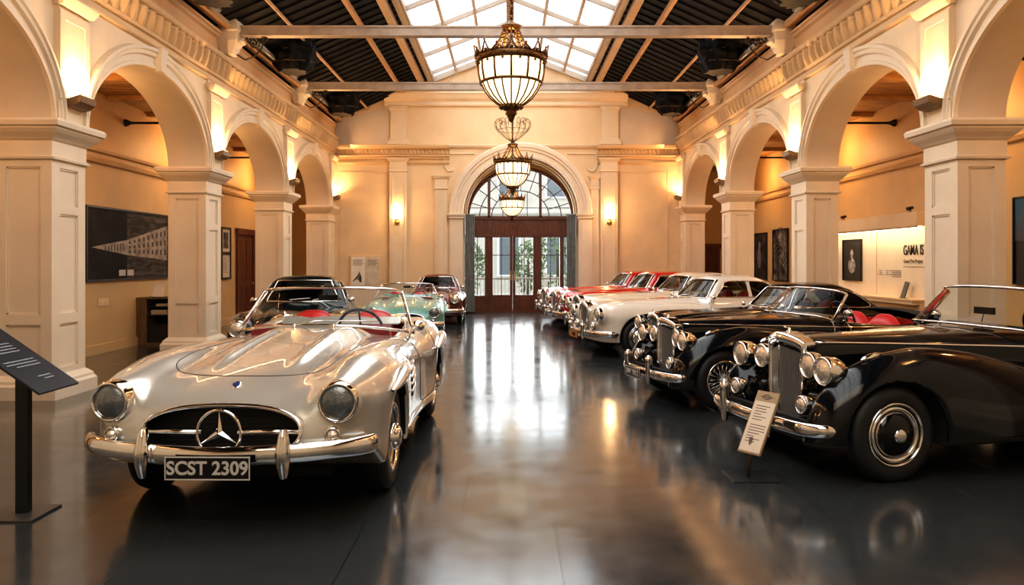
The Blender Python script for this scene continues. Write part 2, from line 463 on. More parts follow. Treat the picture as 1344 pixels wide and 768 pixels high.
# ---- tie beams on carved corbels with iron scrolls
IRON = mat('wrought_iron', (.05,.035,.025), .45, .6)
def scroll(mb, c, r, s, turns=1.6, rr=.013):
    pts = []
    for i in range(40):
        t = i/39; a = s*(t*turns*2*PI); q = r*(1-.85*t)
        pts.append((c[0]+math.cos(a)*q, c[1], c[2]+math.sin(a)*q))
    mb.tube(pts, rr, 6)
for i, (y, z) in enumerate(((9.3,5.80),(14.0,5.80),(18.65,5.86))):
    if i == 0: continue
    b = empty('tie_beam', (0, y, z))
    struct(b, 'timber tie beam across the hall, %s' % ('the nearer of two, in front of the large chandelier neck' if i == 1 else 'the farther of two, close to the end wall'), 'beam')
    mb = MB(); mb.box((XL+.28,-.07,-.05), (XR-.28,.07,.075)); mb.box((XL+.28,-.09,.075), (XR-.28,.09,.11)); mb.box((XL+.28,-.09,-.075), (XR-.28,.09,-.05))
    mb.build('timber', mat('grey_timber_beam', (.36,.29,.23), .5, noise=.15), b)
    for s, X in ((-1, XL), (1, XR)):
        k = MB()
        k.ring_rects([(.10,.12,-.42),(.14,.15,-.30),(.20,.19,-.18),(.22,.20,-.02),(.24,.22,0),(.24,.22,.08),(.20,.2,.20)], X-s*.16, 0)
        for j in range(5): k.sphere((X-s*(.16+.06*j), 0, -.30+.03*j), .07, 8, 6, sc=(1,1.6,.8))
        k.build('corbel', STONE, b, bevel=.01)
        g = MB()
        scroll(g, (X-s*.62, 0, -.19), .10, s); scroll(g, (X-s*.80, 0, -.14), .07, -s)
        g.tube([(X-s*.30,0,-.40),(X-s*.45,0,-.50),(X-s*.62,0,-.44),(X-s*.75,0,-.30),(X-s*.82,0,-.08)], .014, 6)
        for j in range(9): g.sphere((X-s*(.5+.05*(j % 5)), .03*((j % 3)-1), -.12-.04*(j//3)), .028, 6, 4)
        g.build('iron_scroll', IRON, b)

# ---- far wall with its arched entrance
XD, RI, RO, ZSP = .36, 1.75, 2.17, 3.03
def roof_z(x):
    x -= XC
    if abs(x) <= XS: return ZS+(ZR-ZS)*(1-abs(x)/XS)
    return ZS-(abs(x)-XS)*(ZS-5.74)/(5.55-XS-.03)
mb = MB()
def arch_z(x):
    d = abs(x-XD)
    return ZSP+math.sqrt(max(0, RI*RI-d*d)) if d < RI-1e-6 else None
xs = sorted(set([XL-.0, XR+.0]+[XD+RI*math.cos(PI*k/36) for k in range(37)]+[XC-XS, XC, XC+XS]))
for i in range(len(xs)-1):
    a, b = xs[i], xs[i+1]; m_ = (a+b)/2
    if abs(m_-XD) < RI:
        za = arch_z(a) or ZSP; zb = arch_z(b) or ZSP
    else: za = zb = 0
    mb.add([(a,YF,za),(b,YF,zb),(b,YF,roof_z(b)+.05),(a,YF,roof_z(a)+.05)], [(0,1,2,3)])
pts = [(XD+RI,0)]+[(XD+RI*math.cos(PI*k/36), ZSP+RI*math.sin(PI*k/36)) for k in range(37)]+[(XD-RI,0)]
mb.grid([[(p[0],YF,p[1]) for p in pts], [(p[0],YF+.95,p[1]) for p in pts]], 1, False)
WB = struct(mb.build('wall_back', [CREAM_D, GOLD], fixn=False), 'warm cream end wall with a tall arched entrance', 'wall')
# archivolt rings
for prof in ([(0,0),(0,.05),(.06,.06),(.07,.03),(.17,.035),(.19,.08),(.25,.09),(.28,.12),(.38,.13),(.42,.10),(.42,0)],):
    rows = []
    for k in range(49):
        t = PI*k/48
        rows.append([(XD+math.cos(t)*(RI+r), YF-d, ZSP+math.sin(t)*(RI+r)) for r, d in prof])
    MB().grid(rows, 0, False).build('archivolt', STONE, WB)
rows = []   # recessed inner ring
for k in range(49):
    t = PI*k/48
    rows.append([(XD+math.cos(t)*(RI-r), YF+d, ZSP+math.sin(t)*(RI-r)) for r, d in ((0,.3),(.05,.3),(.05,.5),(.09,.5),(.09,.9))])
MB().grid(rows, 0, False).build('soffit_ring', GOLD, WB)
for s in (-1, 1):
    x = XD+s*(RI+.2)
    j = MB(); j.box((x-.2,YF-.07,0),(x+.2,YF,ZSP-.12)); j.box((x-.12,YF-.09,.5),(x+.12,YF-.07,ZSP-.25))
    j.ring_rects([(.204,.054,ZSP-.16),(.23,.11,ZSP-.13),(.23,.11,ZSP-.08),(.26,.14,ZSP-.05),(.27,.15,ZSP),(.2,.08,ZSP+.01)], x, YF-.02)
    j.build('jamb_pilaster', STONE, WB)
def wall_px(x): return (x-668)/1000*YF
def pil(x0, x1, z0, z1, d, cap=True):
    j = MB(); a, b = wall_px(x0), wall_px(x1); c = (a+b)/2; w = (b-a)/2
    j.box((a,YF-d,z0),(b,YF,z1))
    if cap:
        d_ = d; d = d+.004; w += .004
        j.ring_rects([(w,d,z1-.42),(w+.03,d+.03,z1-.41),(w+.03,d+.03,z1-.38),(w,d,z1-.37),(w,d,z1-.12),(w+.05,d+.04,z1-.08),(w+.08,d+.07,z1-.02),(w+.08,d+.07,z1)], c, YF)
        j.box((a+.07,YF-d-.02,z0+.9),(a+.09,YF-d,z1-.6)); j.box((b-.09,YF-d-.02,z0+.9),(b-.07,YF-d,z1-.6))
    return j.build('pilaster', CREAM, WB)
for a, b in ((512,534),(788,810)): pil(a, b, 0, 4.72, .12)
for a, b in ((571,587),): pil(a, b, 0, 4.2, .07)
pil(775.5, 786, 0, 4.2, .05)
# cornice of the end wall (broken by the arch)
for n, (a, b) in enumerate(((XL, wall_px(590)), (wall_px(783), XR))):
    c = MB()
    c.grid([[(x,YF-d,z) for d, z in ((0,4.55),(.05,4.56),(.06,4.60),(.02,4.62),(.02,4.68),(.05,4.70))] for x in (a,b)], 0, False)
    c.grid([[(x,YF-d,z) for d, z in ((0,4.74),(.10,4.76),(.12,4.78),(.12,4.81),(.06,4.83),(.06,4.84))] for x in (a,b)], 0, False)
    leaf_band(c, lambda u, z, o: (a+u, YF-o, z), 6, .12, b-a, 4.84, 4.98, .06, .05)
    c.grid([[(x,YF-d,z) for d, z in ((.06,4.97),(.16,4.99),(.20,5.02),(.22,5.08),(.22,5.11),(0,5.13))] for x in (a,b)], 0, False)
    c.box((a, YF-.06, 4.70), (b, YF, 5.10))
    struct(c.build('trim_%d' % (5+n), LEAFM), 'carved cornice on the end wall %s the entrance arch' % ('left of' if n == 0 else 'right of'), 'cornice')
e = MB()
e.grid([[(x,YF-d,z) for d, z in ((0,5.02),(.05,5.03),(.08,5.06),(.10,5.10),(.10,5.13),(0,5.15))] for x in (wall_px(585), wall_px(788))], 0, False)
# upper storey: entablature on two short pilasters, recessed grey side panels, gable arch
a, b = wall_px(505), wall_px(823)
e.grid([[(x,YF-d,z) for d, z in ((0,6.28),(.08,6.30),(.10,6.34),(.10,6.42),(.20,6.50),(.26,6.60),(.30,6.64),(.30,6.70),(0,6.72))] for x in (a,b)], 0, False)
for x in (a, b):
    e.add([(x,YF,6.28),(x,YF-.1,6.34),(x,YF-.1,6.42),(x,YF-.26,6.6),(x,YF-.3,6.7),(x,YF,6.72)], [(0,1,2,3,4,5)])
for x0, x1 in ((513,534),(790,811)):
    p, q = wall_px(x0), wall_px(x1)
    e.box((p,YF-.09,5.13),(q,YF,6.3)); e.ring_rects([((q-p)/2+.08,.14,5.13),((q-p)/2+.08,.14,5.22),((q-p)/2+.02,.1,5.30),((q-p)/2,.09,5.32)], (p+q)/2, YF)
    e.ring_rects([((q-p)/2+.004,.094,6.15),((q-p)/2+.05,.13,6.2),((q-p)/2+.05,.13,6.28)], (p+q)/2, YF)
for r0 in (1.9, 1.98):
    e.tube([(XC+math.cos(PI*k/24)*r0, YF-.01, 6.78+math.sin(PI*k/24)*r0*.5) for k in range(25)], .02, 6)
e.bar((wall_px(727),YF-.02,6.7),(wall_px(727),YF-.02,7.6),.02,.02)
# carved volutes beside the arch
for s in (-1, 1):
    xx = XD+s*2.0
    e.tube([(XD+s*1.4,YF-.02,4.86),(xx+s*.25,YF-.02,4.86),(xx+s*.32,YF-.02,4.7),(xx+s*.3,YF-.02,4.45),(xx+s*.2,YF-.02,4.32),(xx+s*.06,YF-.02,4.34),(xx+s*.03,YF-.02,4.42)], .022, 6)
e.build('upper_entablature', CREAM, WB)
for n, (x0, x1) in enumerate(((441,511),(813,889))):
    p, q = wall_px(x0), wall_px(x1)
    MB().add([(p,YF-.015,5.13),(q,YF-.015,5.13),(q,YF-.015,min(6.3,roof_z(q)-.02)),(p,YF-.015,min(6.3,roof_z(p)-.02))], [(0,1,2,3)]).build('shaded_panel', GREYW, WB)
# flat wall panels
for x0, x1 in ((447,508),(814,876)):
    p, q = wall_px(x0), wall_px(x1); f = MB()
    for A, B in (((p,.9),(p,4.3)),((q,.9),(q,4.3)),((p,4.3),(q,4.3)),((p,.9),(q,.9))):
        f.bar((A[0],YF-.005,A[1]),(B[0],YF-.005,B[1]),.025,.025,0,(0,1,0))
    f.build('panel_moulding', CREAM_D, WB)
bs = MB(); 
for a, b in ((XL, XD-RI-.4), (XD+RI+.4, XR)): bs.box((a,YF-.04,0),(b,YF,.22))
struct(bs.build('baseboard_back', CREAM), 'cream baseboard of the end wall', 'baseboard')

# ---- aisles
for side, X, Xa, s in (('left', XL, XAL, -1), ('right', XR, XAR, 1)):
    CW = CWS[s]; Xi = X+s*CW
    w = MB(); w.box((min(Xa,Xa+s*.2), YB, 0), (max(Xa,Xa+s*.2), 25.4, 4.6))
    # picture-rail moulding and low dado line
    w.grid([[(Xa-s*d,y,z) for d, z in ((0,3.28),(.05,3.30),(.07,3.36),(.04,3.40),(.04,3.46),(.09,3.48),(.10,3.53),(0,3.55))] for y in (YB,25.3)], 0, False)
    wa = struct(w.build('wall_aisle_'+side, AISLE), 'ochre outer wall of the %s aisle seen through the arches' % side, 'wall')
    b = MB(); b.box((min(Xa,Xa-s*.03), YB, 0), (max(Xa,Xa-s*.03), 25.3, .16))
    struct(b.build('baseboard_'+side, AISLE), 'ochre baseboard of the %s aisle wall' % side, 'baseboard')
    e2 = MB(); xa, xb = sorted((Xa, X)); e2.box((xa, 24.6, 0), (xb, 24.8, 4.6)); xa, xb = sorted((Xi+s*.0, X)); e2.box((xa,YF+.01,0),(xb,24.6,4.6))
    struct(e2.build('wall_end_'+side, AISLE), 'short ochre wall closing the far end of the %s aisle' % side, 'wall')
    c = MB(); xa, xb = sorted((Xa, Xi)); c.box((xa, YB, 4.52), (xb, 24.8, 4.62))
    y = 1.
    while y < 24.5: c.box((xa, y, 4.44), (xb, y+.14, 4.52)); y += 1.55
    struct(c.build('ceiling_aisle_'+side, WOODC), 'stained timber ceiling of the %s aisle' % side, 'ceiling')
    for k, y in enumerate((9.62, 14.1, 18.8)):
        r = MB(); r.tube([(Xa,y,4.16),(Xi+s*.02,y,4.16)], .022, 8); r.lathe([(.001,0),(.07,0),(.07,.02),(.03,.10),(.022,.16)], 12, Matrix.Translation((Xa,y,4.16)) @ Matrix.Rotation(-s*PI/2,4,'Y'))
        tag(r.build('tie_rod', mat('black_iron', (.012,.011,.011), .4, .5)), 'black iron tie rod across the %s aisle, in the %s visible arch' % (side, ['nearest','second','third'][k]), 'tie rod', 'aisle tie rods')
# wall behind the camera
mb = MB(); mb.box((-8, YB-.2, 0), (8, YB, 8.2))
struct(mb.build('wall_front', CREAM), 'plain cream wall behind the camera', 'wall')

# ---- entrance: joinery, glass
YD = 24.0
def dpx(x): return (x-668)/1000*YD
def dz(y): return 1.6-(y-343)/1000*YD
door = empty('door_1', (XD, YD, 0)); struct(door, 'mahogany glazed entrance doors under an arched fanlight', 'door')
GL = glass_mat('door_glass', (.96,.98,.97), .1, .01)
fr = MB(); zt0, zt1 = dz(310), dz(286)
def D(x, z, y=0): return (x-XD, y, z)
X0, X1 = XD-RI+.02, XD+RI-.02
fr.box(D(X0,zt0,-.10), D(X1,zt1,.06)); fr.box(D(X0,zt1-.06,-.16), D(X1,zt1,.06)); fr.box(D(X0,zt0-.02,-.14), D(X1,zt0+.05,.06))
for x in (640,709): fr.box(D(dpx(x)-.03,zt0+.08,-.12), D(dpx(x)+.03,zt1-.08,-.09))
for x0, x1 in ((X0, dpx(617)), (dpx(749), X1)): fr.box(D(x0,0,-.08), D(x1,zt0,.06))
for x0, x1 in ((636.5,643.5),(703,710.5),(734.5,739.5)): fr.box(D(dpx(x0),0,-.10), D(dpx(x1),zt0,.06))
for x0, x1 in ((617,636.5),(710.5,734.5),(739.5,749)):     # fixed sidelights
    a, b = dpx(x0), dpx(x1); fr.box(D(a,.0,-.05), D(b,dz(388),.03)); fr.box(D(a+.08,.1,-.07), D(b-.08,dz(388)-.1,-.05)); fr.box(D(a,dz(312),-.05), D(b,zt0,.03))
fr.box(D(X0,0,-.12), D(X1,.05,.06))
fr.build('door_frame', MAHOG, door)
BARM = mat('dark_glazing_bar', (.07,.035,.025), .4)
def lights(a, b, nm, parent, leaf):
    g = MB(); z0, z1 = dz(387), dz(312)
    m = MB()
    for z in (dz(335), dz(366)): m.box(D(a,z-.013,-.02), D(b,z+.013,.01))
    m.box(D((a+b)/2-.012,z0,-.02), D((a+b)/2+.012,z1,.01))
    m.build('glazing_bar', BARM, parent)
    MB().add([D(a,z0,0), D(b,z0,0), D(b,z1,0), D(a,z1,0)], [(0,1,2,3)]).build('pane', GL, parent)
for x0, x1 in ((617,636.5),(710.5,734.5),(739.5,749)): lights(dpx(x0), dpx(x1), 'sidelight', door, False)
for k, (x0, x1) in enumerate(((643.5,672.6),(673,703))):
    a, b = dpx(x0), dpx(x1); ga, gb = dpx(x0)+.08, dpx(x1)-.08
    lf = MB(); lf.box(D(a,.05,-.06), D(ga,zt0,.02)); lf.box(D(gb,.05,-.06), D(b,zt0,.02)); lf.box(D(ga,.05,-.06), D(gb,dz(387),.02)); lf.box(D(ga,dz(312),-.06), D(gb,zt0,.02))
    lf.box(D(ga+.05,.16,-.08), D(gb-.05,.44,-.06))
    leaf = lf.build('door_leaf', MAHOG, door)
    lights(ga, gb, 'leaf', leaf, True)
    h = MB(); hx = (b-.05) if k == 0 else (a+.05)
    h.box(D(hx-.015,1.0,-.075), D(hx+.015,1.3,-.06)); h.tube([D(hx,1.12,-.07), D(hx,1.12,-.12), D(hx+(-.1 if k == 0 else .1),1.12,-.12)], .01, 8)
    h.build('handle', mat('aged_brass', (.55,.38,.16), .3, 1.), leaf)
# fanlight
fa, fb, fz = RI-.10, dz(222)-zt1, zt1
f = MB()
f.tube([D(XD+math.cos(PI*k/40)*fa, fz+math.sin(PI*k/40)*(fb+.02), 0) for k in range(41)], .06, 8)
f.box(D(XD-RI+.02,fz-.02,-.08), D(XD+RI-.02,fz+.05,.05))
def fzx(x): return fz+fb*math.sqrt(max(0, 1-((x-XD)/fa)**2))
for x in (dpx(642), dpx(709)): f.box(D(x-.045,fz,-.08), D(x+.045,fzx(x),.04))
f.build('fanlight_frame', MAHOG, door)
t = MB()
for q in (.55,.78): t.tube([D(XD+math.cos(PI*k/36)*fa*q, fz+math.sin(PI*k/36)*fb*q, -.0) for k in range(37)], .018, 6)
for k in range(1, 10):
    an = PI*k/10; t.tube([D(XD+math.cos(an)*fa*.55, fz+math.sin(an)*fb*.55), D(XD+math.cos(an)*fa*.98, fz+math.sin(an)*fb*.98)], .014, 6)
t.box(D(XD-fa,fz+.30,-.01), D(XD+fa,fz+.325,.01))
for x in (dpx(660), dpx(692)): t.box(D(x-.012,fz,-.01), D(x+.012,fz+fb*.55,.01))
t.build('fanlight_tracery', BARM, door)
ring = [D(XD+math.cos(PI*k/40)*fa, fz+math.sin(PI*k/40)*fb, .02) for k in range(41)]
MB().add(ring, [tuple(range(41))]).build('fanlight_pane', GL, door)
# masonry filling above the fanlight curve
m = MB(); a_ = [(XD+math.cos(PI*k/40)*(RI+.02), ZSP+math.sin(PI*k/40)*(RI+.02)) for k in range(41)]
b_ = [(XD+math.cos(PI*k/40)*(fa+.02), fz+math.sin(PI*k/40)*(fb+.02)) for k in range(41)]
m.grid([[D(*p, .0) for p in a_], [D(*p, .0) for p in b_]], 0, False)
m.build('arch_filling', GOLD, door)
# side doors in the aisles
def plain_door(n, face, c, w, h, label, s):
    """panelled door standing against a wall: face 'x' (on an aisle wall) or 'y' (on an end wall)"""
    r = empty('door_%d' % n, c, 0); struct(r, label, 'door')
    if face == 'x': r.rotation_euler = (0, 0, s*PI/2)     # local -y looks into the hall
    q = MB()
    for a, b in ((-w/2-.12,-w/2),(w/2,w/2+.12)): q.box((a,-.07,0),(b,0,h+.12))
    q.box((-w/2-.16,-.09,h),(w/2+.16,0,h+.16)); q.build('door_frame', MAHOG, r)
    l = MB(); l.box((-w/2,-.03,.01),(w/2,0,h))
    for a, b, z0, z1 in ((-w/2+.1,-.04,.15,h*.42),(.04,w/2-.1,.15,h*.42),(-w/2+.1,-.04,h*.48,h-.12),(.04,w/2-.1,h*.48,h-.12)): l.box((a,-.045,z0),(b,-.03,z1))
    lo = l.build('door_leaf', MAHOG, r, bevel=.006)
    MB().sphere((w/2-.08*1,-.07,1.0), .03, 10, 8).build('handle', mat('aged_brass', (.55,.38,.16), .3, 1.), lo)
plain_door(2, 'x', (XAL, 20.45, 0), 1.1, 2.3, 'dark mahogany panelled door in the left aisle wall', 1)
plain_door(3, 'y', (6.42, 24.59, 0), .5, 2.0, 'narrow dark door at the far end of the right aisle', -1)
# ================================================================== car bodywork as smooth implicit surfaces
def cv(pts):
    P = np.array(pts, float); X, Y = P[:,0], P[:,1]
    d = np.diff(Y)/np.diff(X); m = np.zeros(len(X)); m[0] = d[0]; m[-1] = d[-1]
    for i in range(1, len(X)-1):
        m[i] = 0 if d[i-1]*d[i] <= 0 else 2*d[i-1]*d[i]/(d[i-1]+d[i])
    def f(x):
        x = np.clip(x, X[0], X[-1]); i = np.clip(np.searchsorted(X, x)-1, 0, len(X)-2)
        h = X[i+1]-X[i]; t = (x-X[i])/h
        return (2*t**3-3*t**2+1)*Y[i]+(t**3-2*t**2+t)*h*m[i]+(-2*t**3+3*t**2)*Y[i+1]+(t**3-t**2)*h*m[i+1]
    return f
def smax(a, b, k):
    h = np.maximum(k-np.abs(a-b), 0)/k; return np.maximum(a, b)+h*h*k*.25
def smin(a, b, k): return -smax(-a, -b, k)
def sstep(a, b, x):
    t = np.clip((x-a)/(b-a), 0, 1); return t*t*(3-2*t)

def isosurf(f, lo, hi, h):
    ax = [np.arange(lo[i], hi[i]+h, h) for i in range(3)]
    X, Y, Z = np.meshgrid(*ax, indexing='ij', sparse=True)
    V = np.broadcast_to(f(X, Y, Z), [len(a) for a in ax]).astype(np.float32).copy()
    V[V == 0] = 1e-7
    S = V < 0
    nx, ny, nz = V.shape
    cnt = np.zeros((nx-1, ny-1, nz-1), np.int8)
    for i in (0,1):
        for j in (0,1):
            for k in (0,1): cnt += S[i:nx-1+i, j:ny-1+j, k:nz-1+k]
    act = (cnt > 0) & (cnt < 8)
    idx = -np.ones(act.shape, np.int64); C = np.argwhere(act); idx[act] = np.arange(len(C))
    acc = np.zeros((len(C), 3)); n = np.zeros(len(C))
    corner = {(i,j,k): V[C[:,0]+i, C[:,1]+j, C[:,2]+k] for i in (0,1) for j in (0,1) for k in (0,1)}
    for a in corner:
        for d in range(3):
            if a[d] == 0:
                b = list(a); b[d] = 1; b = tuple(b)
                va, vb = corner[a], corner[b]; cr = (va < 0) != (vb < 0)
                t = np.where(cr, va/(va-vb+1e-30), 0)
                p = np.tile(np.array(a, float), (len(C), 1)); p[:, d] = t
                acc[cr] += p[cr]; n[cr] += 1
    P = (C+acc/n[:,None])*h+np.array([a[0] for a in ax])
    quads = []
    for d in range(3):
        e = [slice(None)]*3; e2 = [slice(None)]*3
        e[d] = slice(0,-1); e2[d] = slice(1,None)
        A, B = S[tuple(e)], S[tuple(e2)]
        o1, o2 = [(1,2),(2,0),(0,1)][d]
        E = np.argwhere(A != B)
        E = E[(E[:,o1] > 0) & (E[:,o2] > 0) & (E[:,o1] < V.shape[o1]-1) & (E[:,o2] < V.shape[o2]-1)]
        sg = A[E[:,0], E[:,1], E[:,2]]
        def g(da, db):
            q = E.copy(); q[:,o1] += da; q[:,o2] += db; return idx[q[:,0], q[:,1], q[:,2]]
        Q = np.stack([g(-1,-1), g(0,-1), g(0,0), g(-1,0)], 1)
        Q[~sg] = Q[~sg][:, ::-1]
        quads.append(Q)
    Q = np.concatenate(quads)
    for it in range(4):
        e = 2e-3; v = f(*P.T)
        g = np.stack([(f(*(P+np.eye(3)[d]*e).T)-f(*(P-np.eye(3)[d]*e).T))/(2*e) for d in range(3)], 1)
        st = (v/np.maximum((g*g).sum(1), .05))[:,None]*g
        ln = np.linalg.norm(st, axis=1, keepdims=True); st *= np.minimum(1, .45*h/np.maximum(ln, 1e-9))
        P = P-st
    return P, Q

def mesh_from(name, P, Q, mats, mi, sharp=35):
    me = bpy.data.meshes.new(name)
    me.vertices.add(len(P)); me.vertices.foreach_set('co', P.astype(np.float32).ravel())
    me.loops.add(Q.size); me.loops.foreach_set('vertex_index', Q.astype(np.int32).ravel())
    me.polygons.add(len(Q)); me.polygons.foreach_set('loop_start', np.arange(0, Q.size, 4, dtype=np.int32))
    for m in mats: me.materials.append(m)
    me.polygons.foreach_set('material_index', np.asarray(mi, np.int32))
    me.polygons.foreach_set('use_smooth', np.ones(len(Q), bool))
    me.update(calc_edges=True); me.validate()
    if sharp: me.set_sharp_from_angle(angle=math.radians(sharp))
    return me
def link(name, me, parent):
    o = bpy.data.objects.new(name, me); COL.objects.link(o); o.parent = parent; return o

def march(f, p0, d, tmax=3., n=500):
    """first point where the ray p0+t*d enters f<0"""
    t = np.linspace(0, tmax, n); p = np.array(p0)[:,None]+np.array(d)[:,None]*t
    v = f(*p); i = np.argmax(v < 0)
    if not (v < 0).any(): return None
    if i == 0: return Vector(p0)
    a = v[i-1]/(v[i-1]-v[i]); q = p[:, i-1]*(1-a)+p[:, i]*a
    return Vector(q)
def top_pt(f, x, y, z0=1.5): return march(f, (x,y,z0), (0,0,-1.), 1.5)
def side_pt(f, y, z, s=1): return march(f, (s*1.3,y,z), (-s,0,0), 1.3)
def front_pt(f, x, z, y0=-1.5): return march(f, (x,y0,z), (0,1.,0), 3.)
def seam(f, pts, how, r=.004, lift=.0, sm=True):
    out = []
    for p in pts:
        q = top_pt(f, *p) if how == 'top' else side_pt(f, *p) if how == 'side' else front_pt(f, *p)
        if q is not None: out.append(q)
    return out
def dense(pts, n=12):
    out = []
    P = [np.array(p, float) for p in pts]
    P = [2*P[0]-P[1]]+P+[2*P[-1]-P[-2]]
    for i in range(1, len(P)-2):
        for k in range(n):
            t = k/n; a, b, c, d = P[i-1:i+3]
            out.append(tuple(.5*((2*b)+(-a+c)*t+(2*a-5*b+4*c-d)*t*t+(-a+3*b-3*c+d)*t**3)))
    out.append(tuple(P[-2])); return out

# ---- materials for cars
def paint(name, c, metal=0., rough=.28, coat=1.): return mat(name, c, rough=rough, metal=metal, coat=coat, coat_rough=.015, noise=.02, noise_scale=3)
CHROME = mat('chrome', (.78,.77,.76), rough=.06, metal=1., noise=.02)
RUBBER = mat('tyre_rubber', (.010,.010,.011), rough=.55, noise=.2, noise_scale=30)
BLACKT = mat('black_trim', (.006,.006,.007), rough=.4)
UNDER = mat('underbody_black', (.004,.004,.004), rough=.8)
MESHM = mat('grille_black', (.004,.004,.005), rough=.5, bump=(200,.6))
REDL = mat('red_leather', (.55,.020,.018), rough=.38, bump=(120,.15))
DREDL = mat('dark_red_leather', (.30,.025,.025), rough=.38, bump=(120,.15))
TANL = mat('dark_leather', (.05,.035,.028), rough=.45, bump=(120,.15))
LENS = mat('headlamp_lens', (.17,.19,.20), rough=.10, metal=.55, coat=1., bump=(90,.35), noise=.3, noise_scale=25)
LENSW = mat('warm_headlamp_lens', (.80,.74,.64), rough=.12, metal=.7, coat=1., bump=(70,.5), noise=.25, noise_scale=20)
PLATEB = mat('black_number_plate', (.006,.006,.007), rough=.3)
PLATEW = mat('silver_plate_letters', (.72,.70,.66), rough=.35, metal=.3)
ORANGE = mat('orange_number_plate', (.75,.25,.02), rough=.4)
CGLASS = glass_mat('car_glass', (.86,.90,.89), .16, .01)
DGLASS = glass_mat('smoked_car_glass', (.55,.62,.64), .22, .01)
LINING = mat('cabin_lining', (.10,.075,.06), rough=.8)

def wheel(parent, style, x, y, r, w, s, rimmat, hubmat):
    """one wheel, hub pointing to +x*s"""
    M = Matrix.Rotation(s*PI/2, 4, 'Y')
    e = MB(); h = w/2
    e.lathe([(r*.62,-h*.9),(r*.72,-h),(r*.88,-h*.98),(r*.97,-h*.75),(r,-h*.4),(r*1.0,0),(r,h*.4),(r*.97,h*.75),(r*.88,h*.98),(r*.80,h*1.0),(r*.72,h),(r*.66,h*.92),(r*.62,h*.8)], 48, M)
    for q in (-.35,0,.35): e.lathe([(r*1.001,h*q-.004),(r*1.006,h*q),(r*1.001,h*q+.004)], 48, M)
    t = e.build('tyre', RUBBER)
    wo = empty('wheel', (x, y, r)); wo.parent = parent; t.parent = wo
    rr = r*.66
    rim = MB()
    if style == 'wire':
        rim.lathe([(rr*1.02,h*.75),(rr,h*.95),(rr*.93,h*.93),(rr*.90,h*.6),(rr*.9,-h*.5)], 48, M)
        for k in range(36):
            a = 2*PI*k/36; b = a+(.35 if k % 2 else -.35)
            p = M @ Vector((math.cos(a)*.2*rr, math.sin(a)*.2*rr, h*(.72 if k % 2 else .2))); q = M @ Vector((math.cos(b)*rr*.92, math.sin(b)*rr*.92, h*.35))
            rim.tube([p, q], .004, 5)
        rim.lathe([(rr*.92,-h*.2),(.01,-h*.2)], 32, M, 1)
        rim.build('rim', [CHROME, UNDER], wo)
        hb = MB(); hb.lathe([(rr*.22,h*.1),(rr*.22,h*.75),(rr*.16,h*.95),(rr*.15,h*1.05),(.001,h*1.08)], 24, M)
        hb.cbox((0,0,0), (.02,.02,.02)) if False else None
        hb.build('hub', CHROME, wo)
    elif style == 'knockoff':
        rim.lathe([(rr*1.02,h*.80),(rr*1.0,h*.98),(rr*.93,h*.98),(rr*.90,h*.7),(rr*.80,h*.45),(rr*.62,h*.55),(rr*.45,h*.72),(rr*.40,h*.74),(.001,h*.74)], 48, M)
        rim.build('rim', rimmat, wo)
        rg = MB(); rg.lathe([(rr*1.0,h*.99),(rr*.96,h*1.04),(rr*.90,h*1.02),(rr*.86,h*.8)], 48, M); rg.build('rim_ring', CHROME, wo)
        hb = MB(); hb.lathe([(rr*.40,h*.74),(rr*.41,h*.95),(rr*.36,h*1.15),(rr*.30,h*1.25),(rr*.27,h*1.45),(rr*.18,h*1.55),(.001,h*1.58)], 32, M)
        for k in range(6):
            a = 2*PI*k/6; p = M @ Vector((math.cos(a)*rr*.33, math.sin(a)*rr*.33, h*1.22)); hb.sphere(p, .014, 8, 6)
        hb.build('hubcap', hubmat, wo)
    else:   # plain disc with a big domed hubcap
        rim.lathe([(rr*1.03,h*.80),(rr*1.01,h*.98),(rr*.97,h*1.0),(rr*.93,h*.85),(rr*.86,h*.72),(rr*.60,h*.72),(.001,h*.72)], 48, M)
        rim.build('rim', rimmat, wo)
        rg = MB()
        rg.lathe([(rr*1.0,h*.99),(rr*.985,h*1.05),(rr*.95,h*1.04),(rr*.93,h*.9)], 48, M)
        rg.lathe([(rr*.88,h*.75),(rr*.86,h*.92),(rr*.80,h*.96),(rr*.76,h*.84),(rr*.74,h*.76)], 48, M)
        rg.build('rim_ring', CHROME, wo)
        hb = MB(); hb.lathe([(rr*.70,h*.72),(rr*.69,h*.95),(rr*.60,h*1.18),(rr*.45,h*1.36),(rr*.22,h*1.46)], 48, M)
        hb.build('hubcap', hubmat, wo)
        bd = MB(); bd.lathe([(rr*.22,h*1.44),(rr*.21,h*1.58),(rr*.15,h*1.62),(.001,h*1.62)], 24, M); bd.lathe([(rr*.71,h*.74),(rr*.71,h*.86),(rr*.68,h*.98)], 48, M); bd.build('hub_badge', CHROME, wo)
    return wo

def headlamp(parent, c, r, ring=.02, lens=LENS, depth=.05, shell=0., tilt=0., yaw=0., name='headlamp', shellmat=None):
    """round lamp facing -y"""
    o = empty(name, c); o.parent = parent; o.rotation_euler = (tilt, 0, yaw)
    M = Matrix.Rotation(PI/2, 4, 'X')
    k = MB(); k.lathe([(r+ring*1.2,-depth),(r+ring*1.3,-.005),(r+ring*1.1,.015),(r+ring*.5,.028),(r,.022),(r-.004,.008)], 36, M)
    if shell: k.lathe([(r+ring*1.2,-depth),(r+ring,-depth-shell*.3),(r*.85,-depth-shell*.6),(r*.5,-depth-shell*.9),(.001,-depth-shell)], 36, M)
    k.build('lamp_ring' if not shell else 'lamp_shell', shellmat or CHROME, o)
    l = MB(); l.lathe([(r,.010),(r*.85,.022),(r*.6,.032),(r*.3,.038),(.001,.040)], 32, M); l.build('lens', lens, o)
    return o
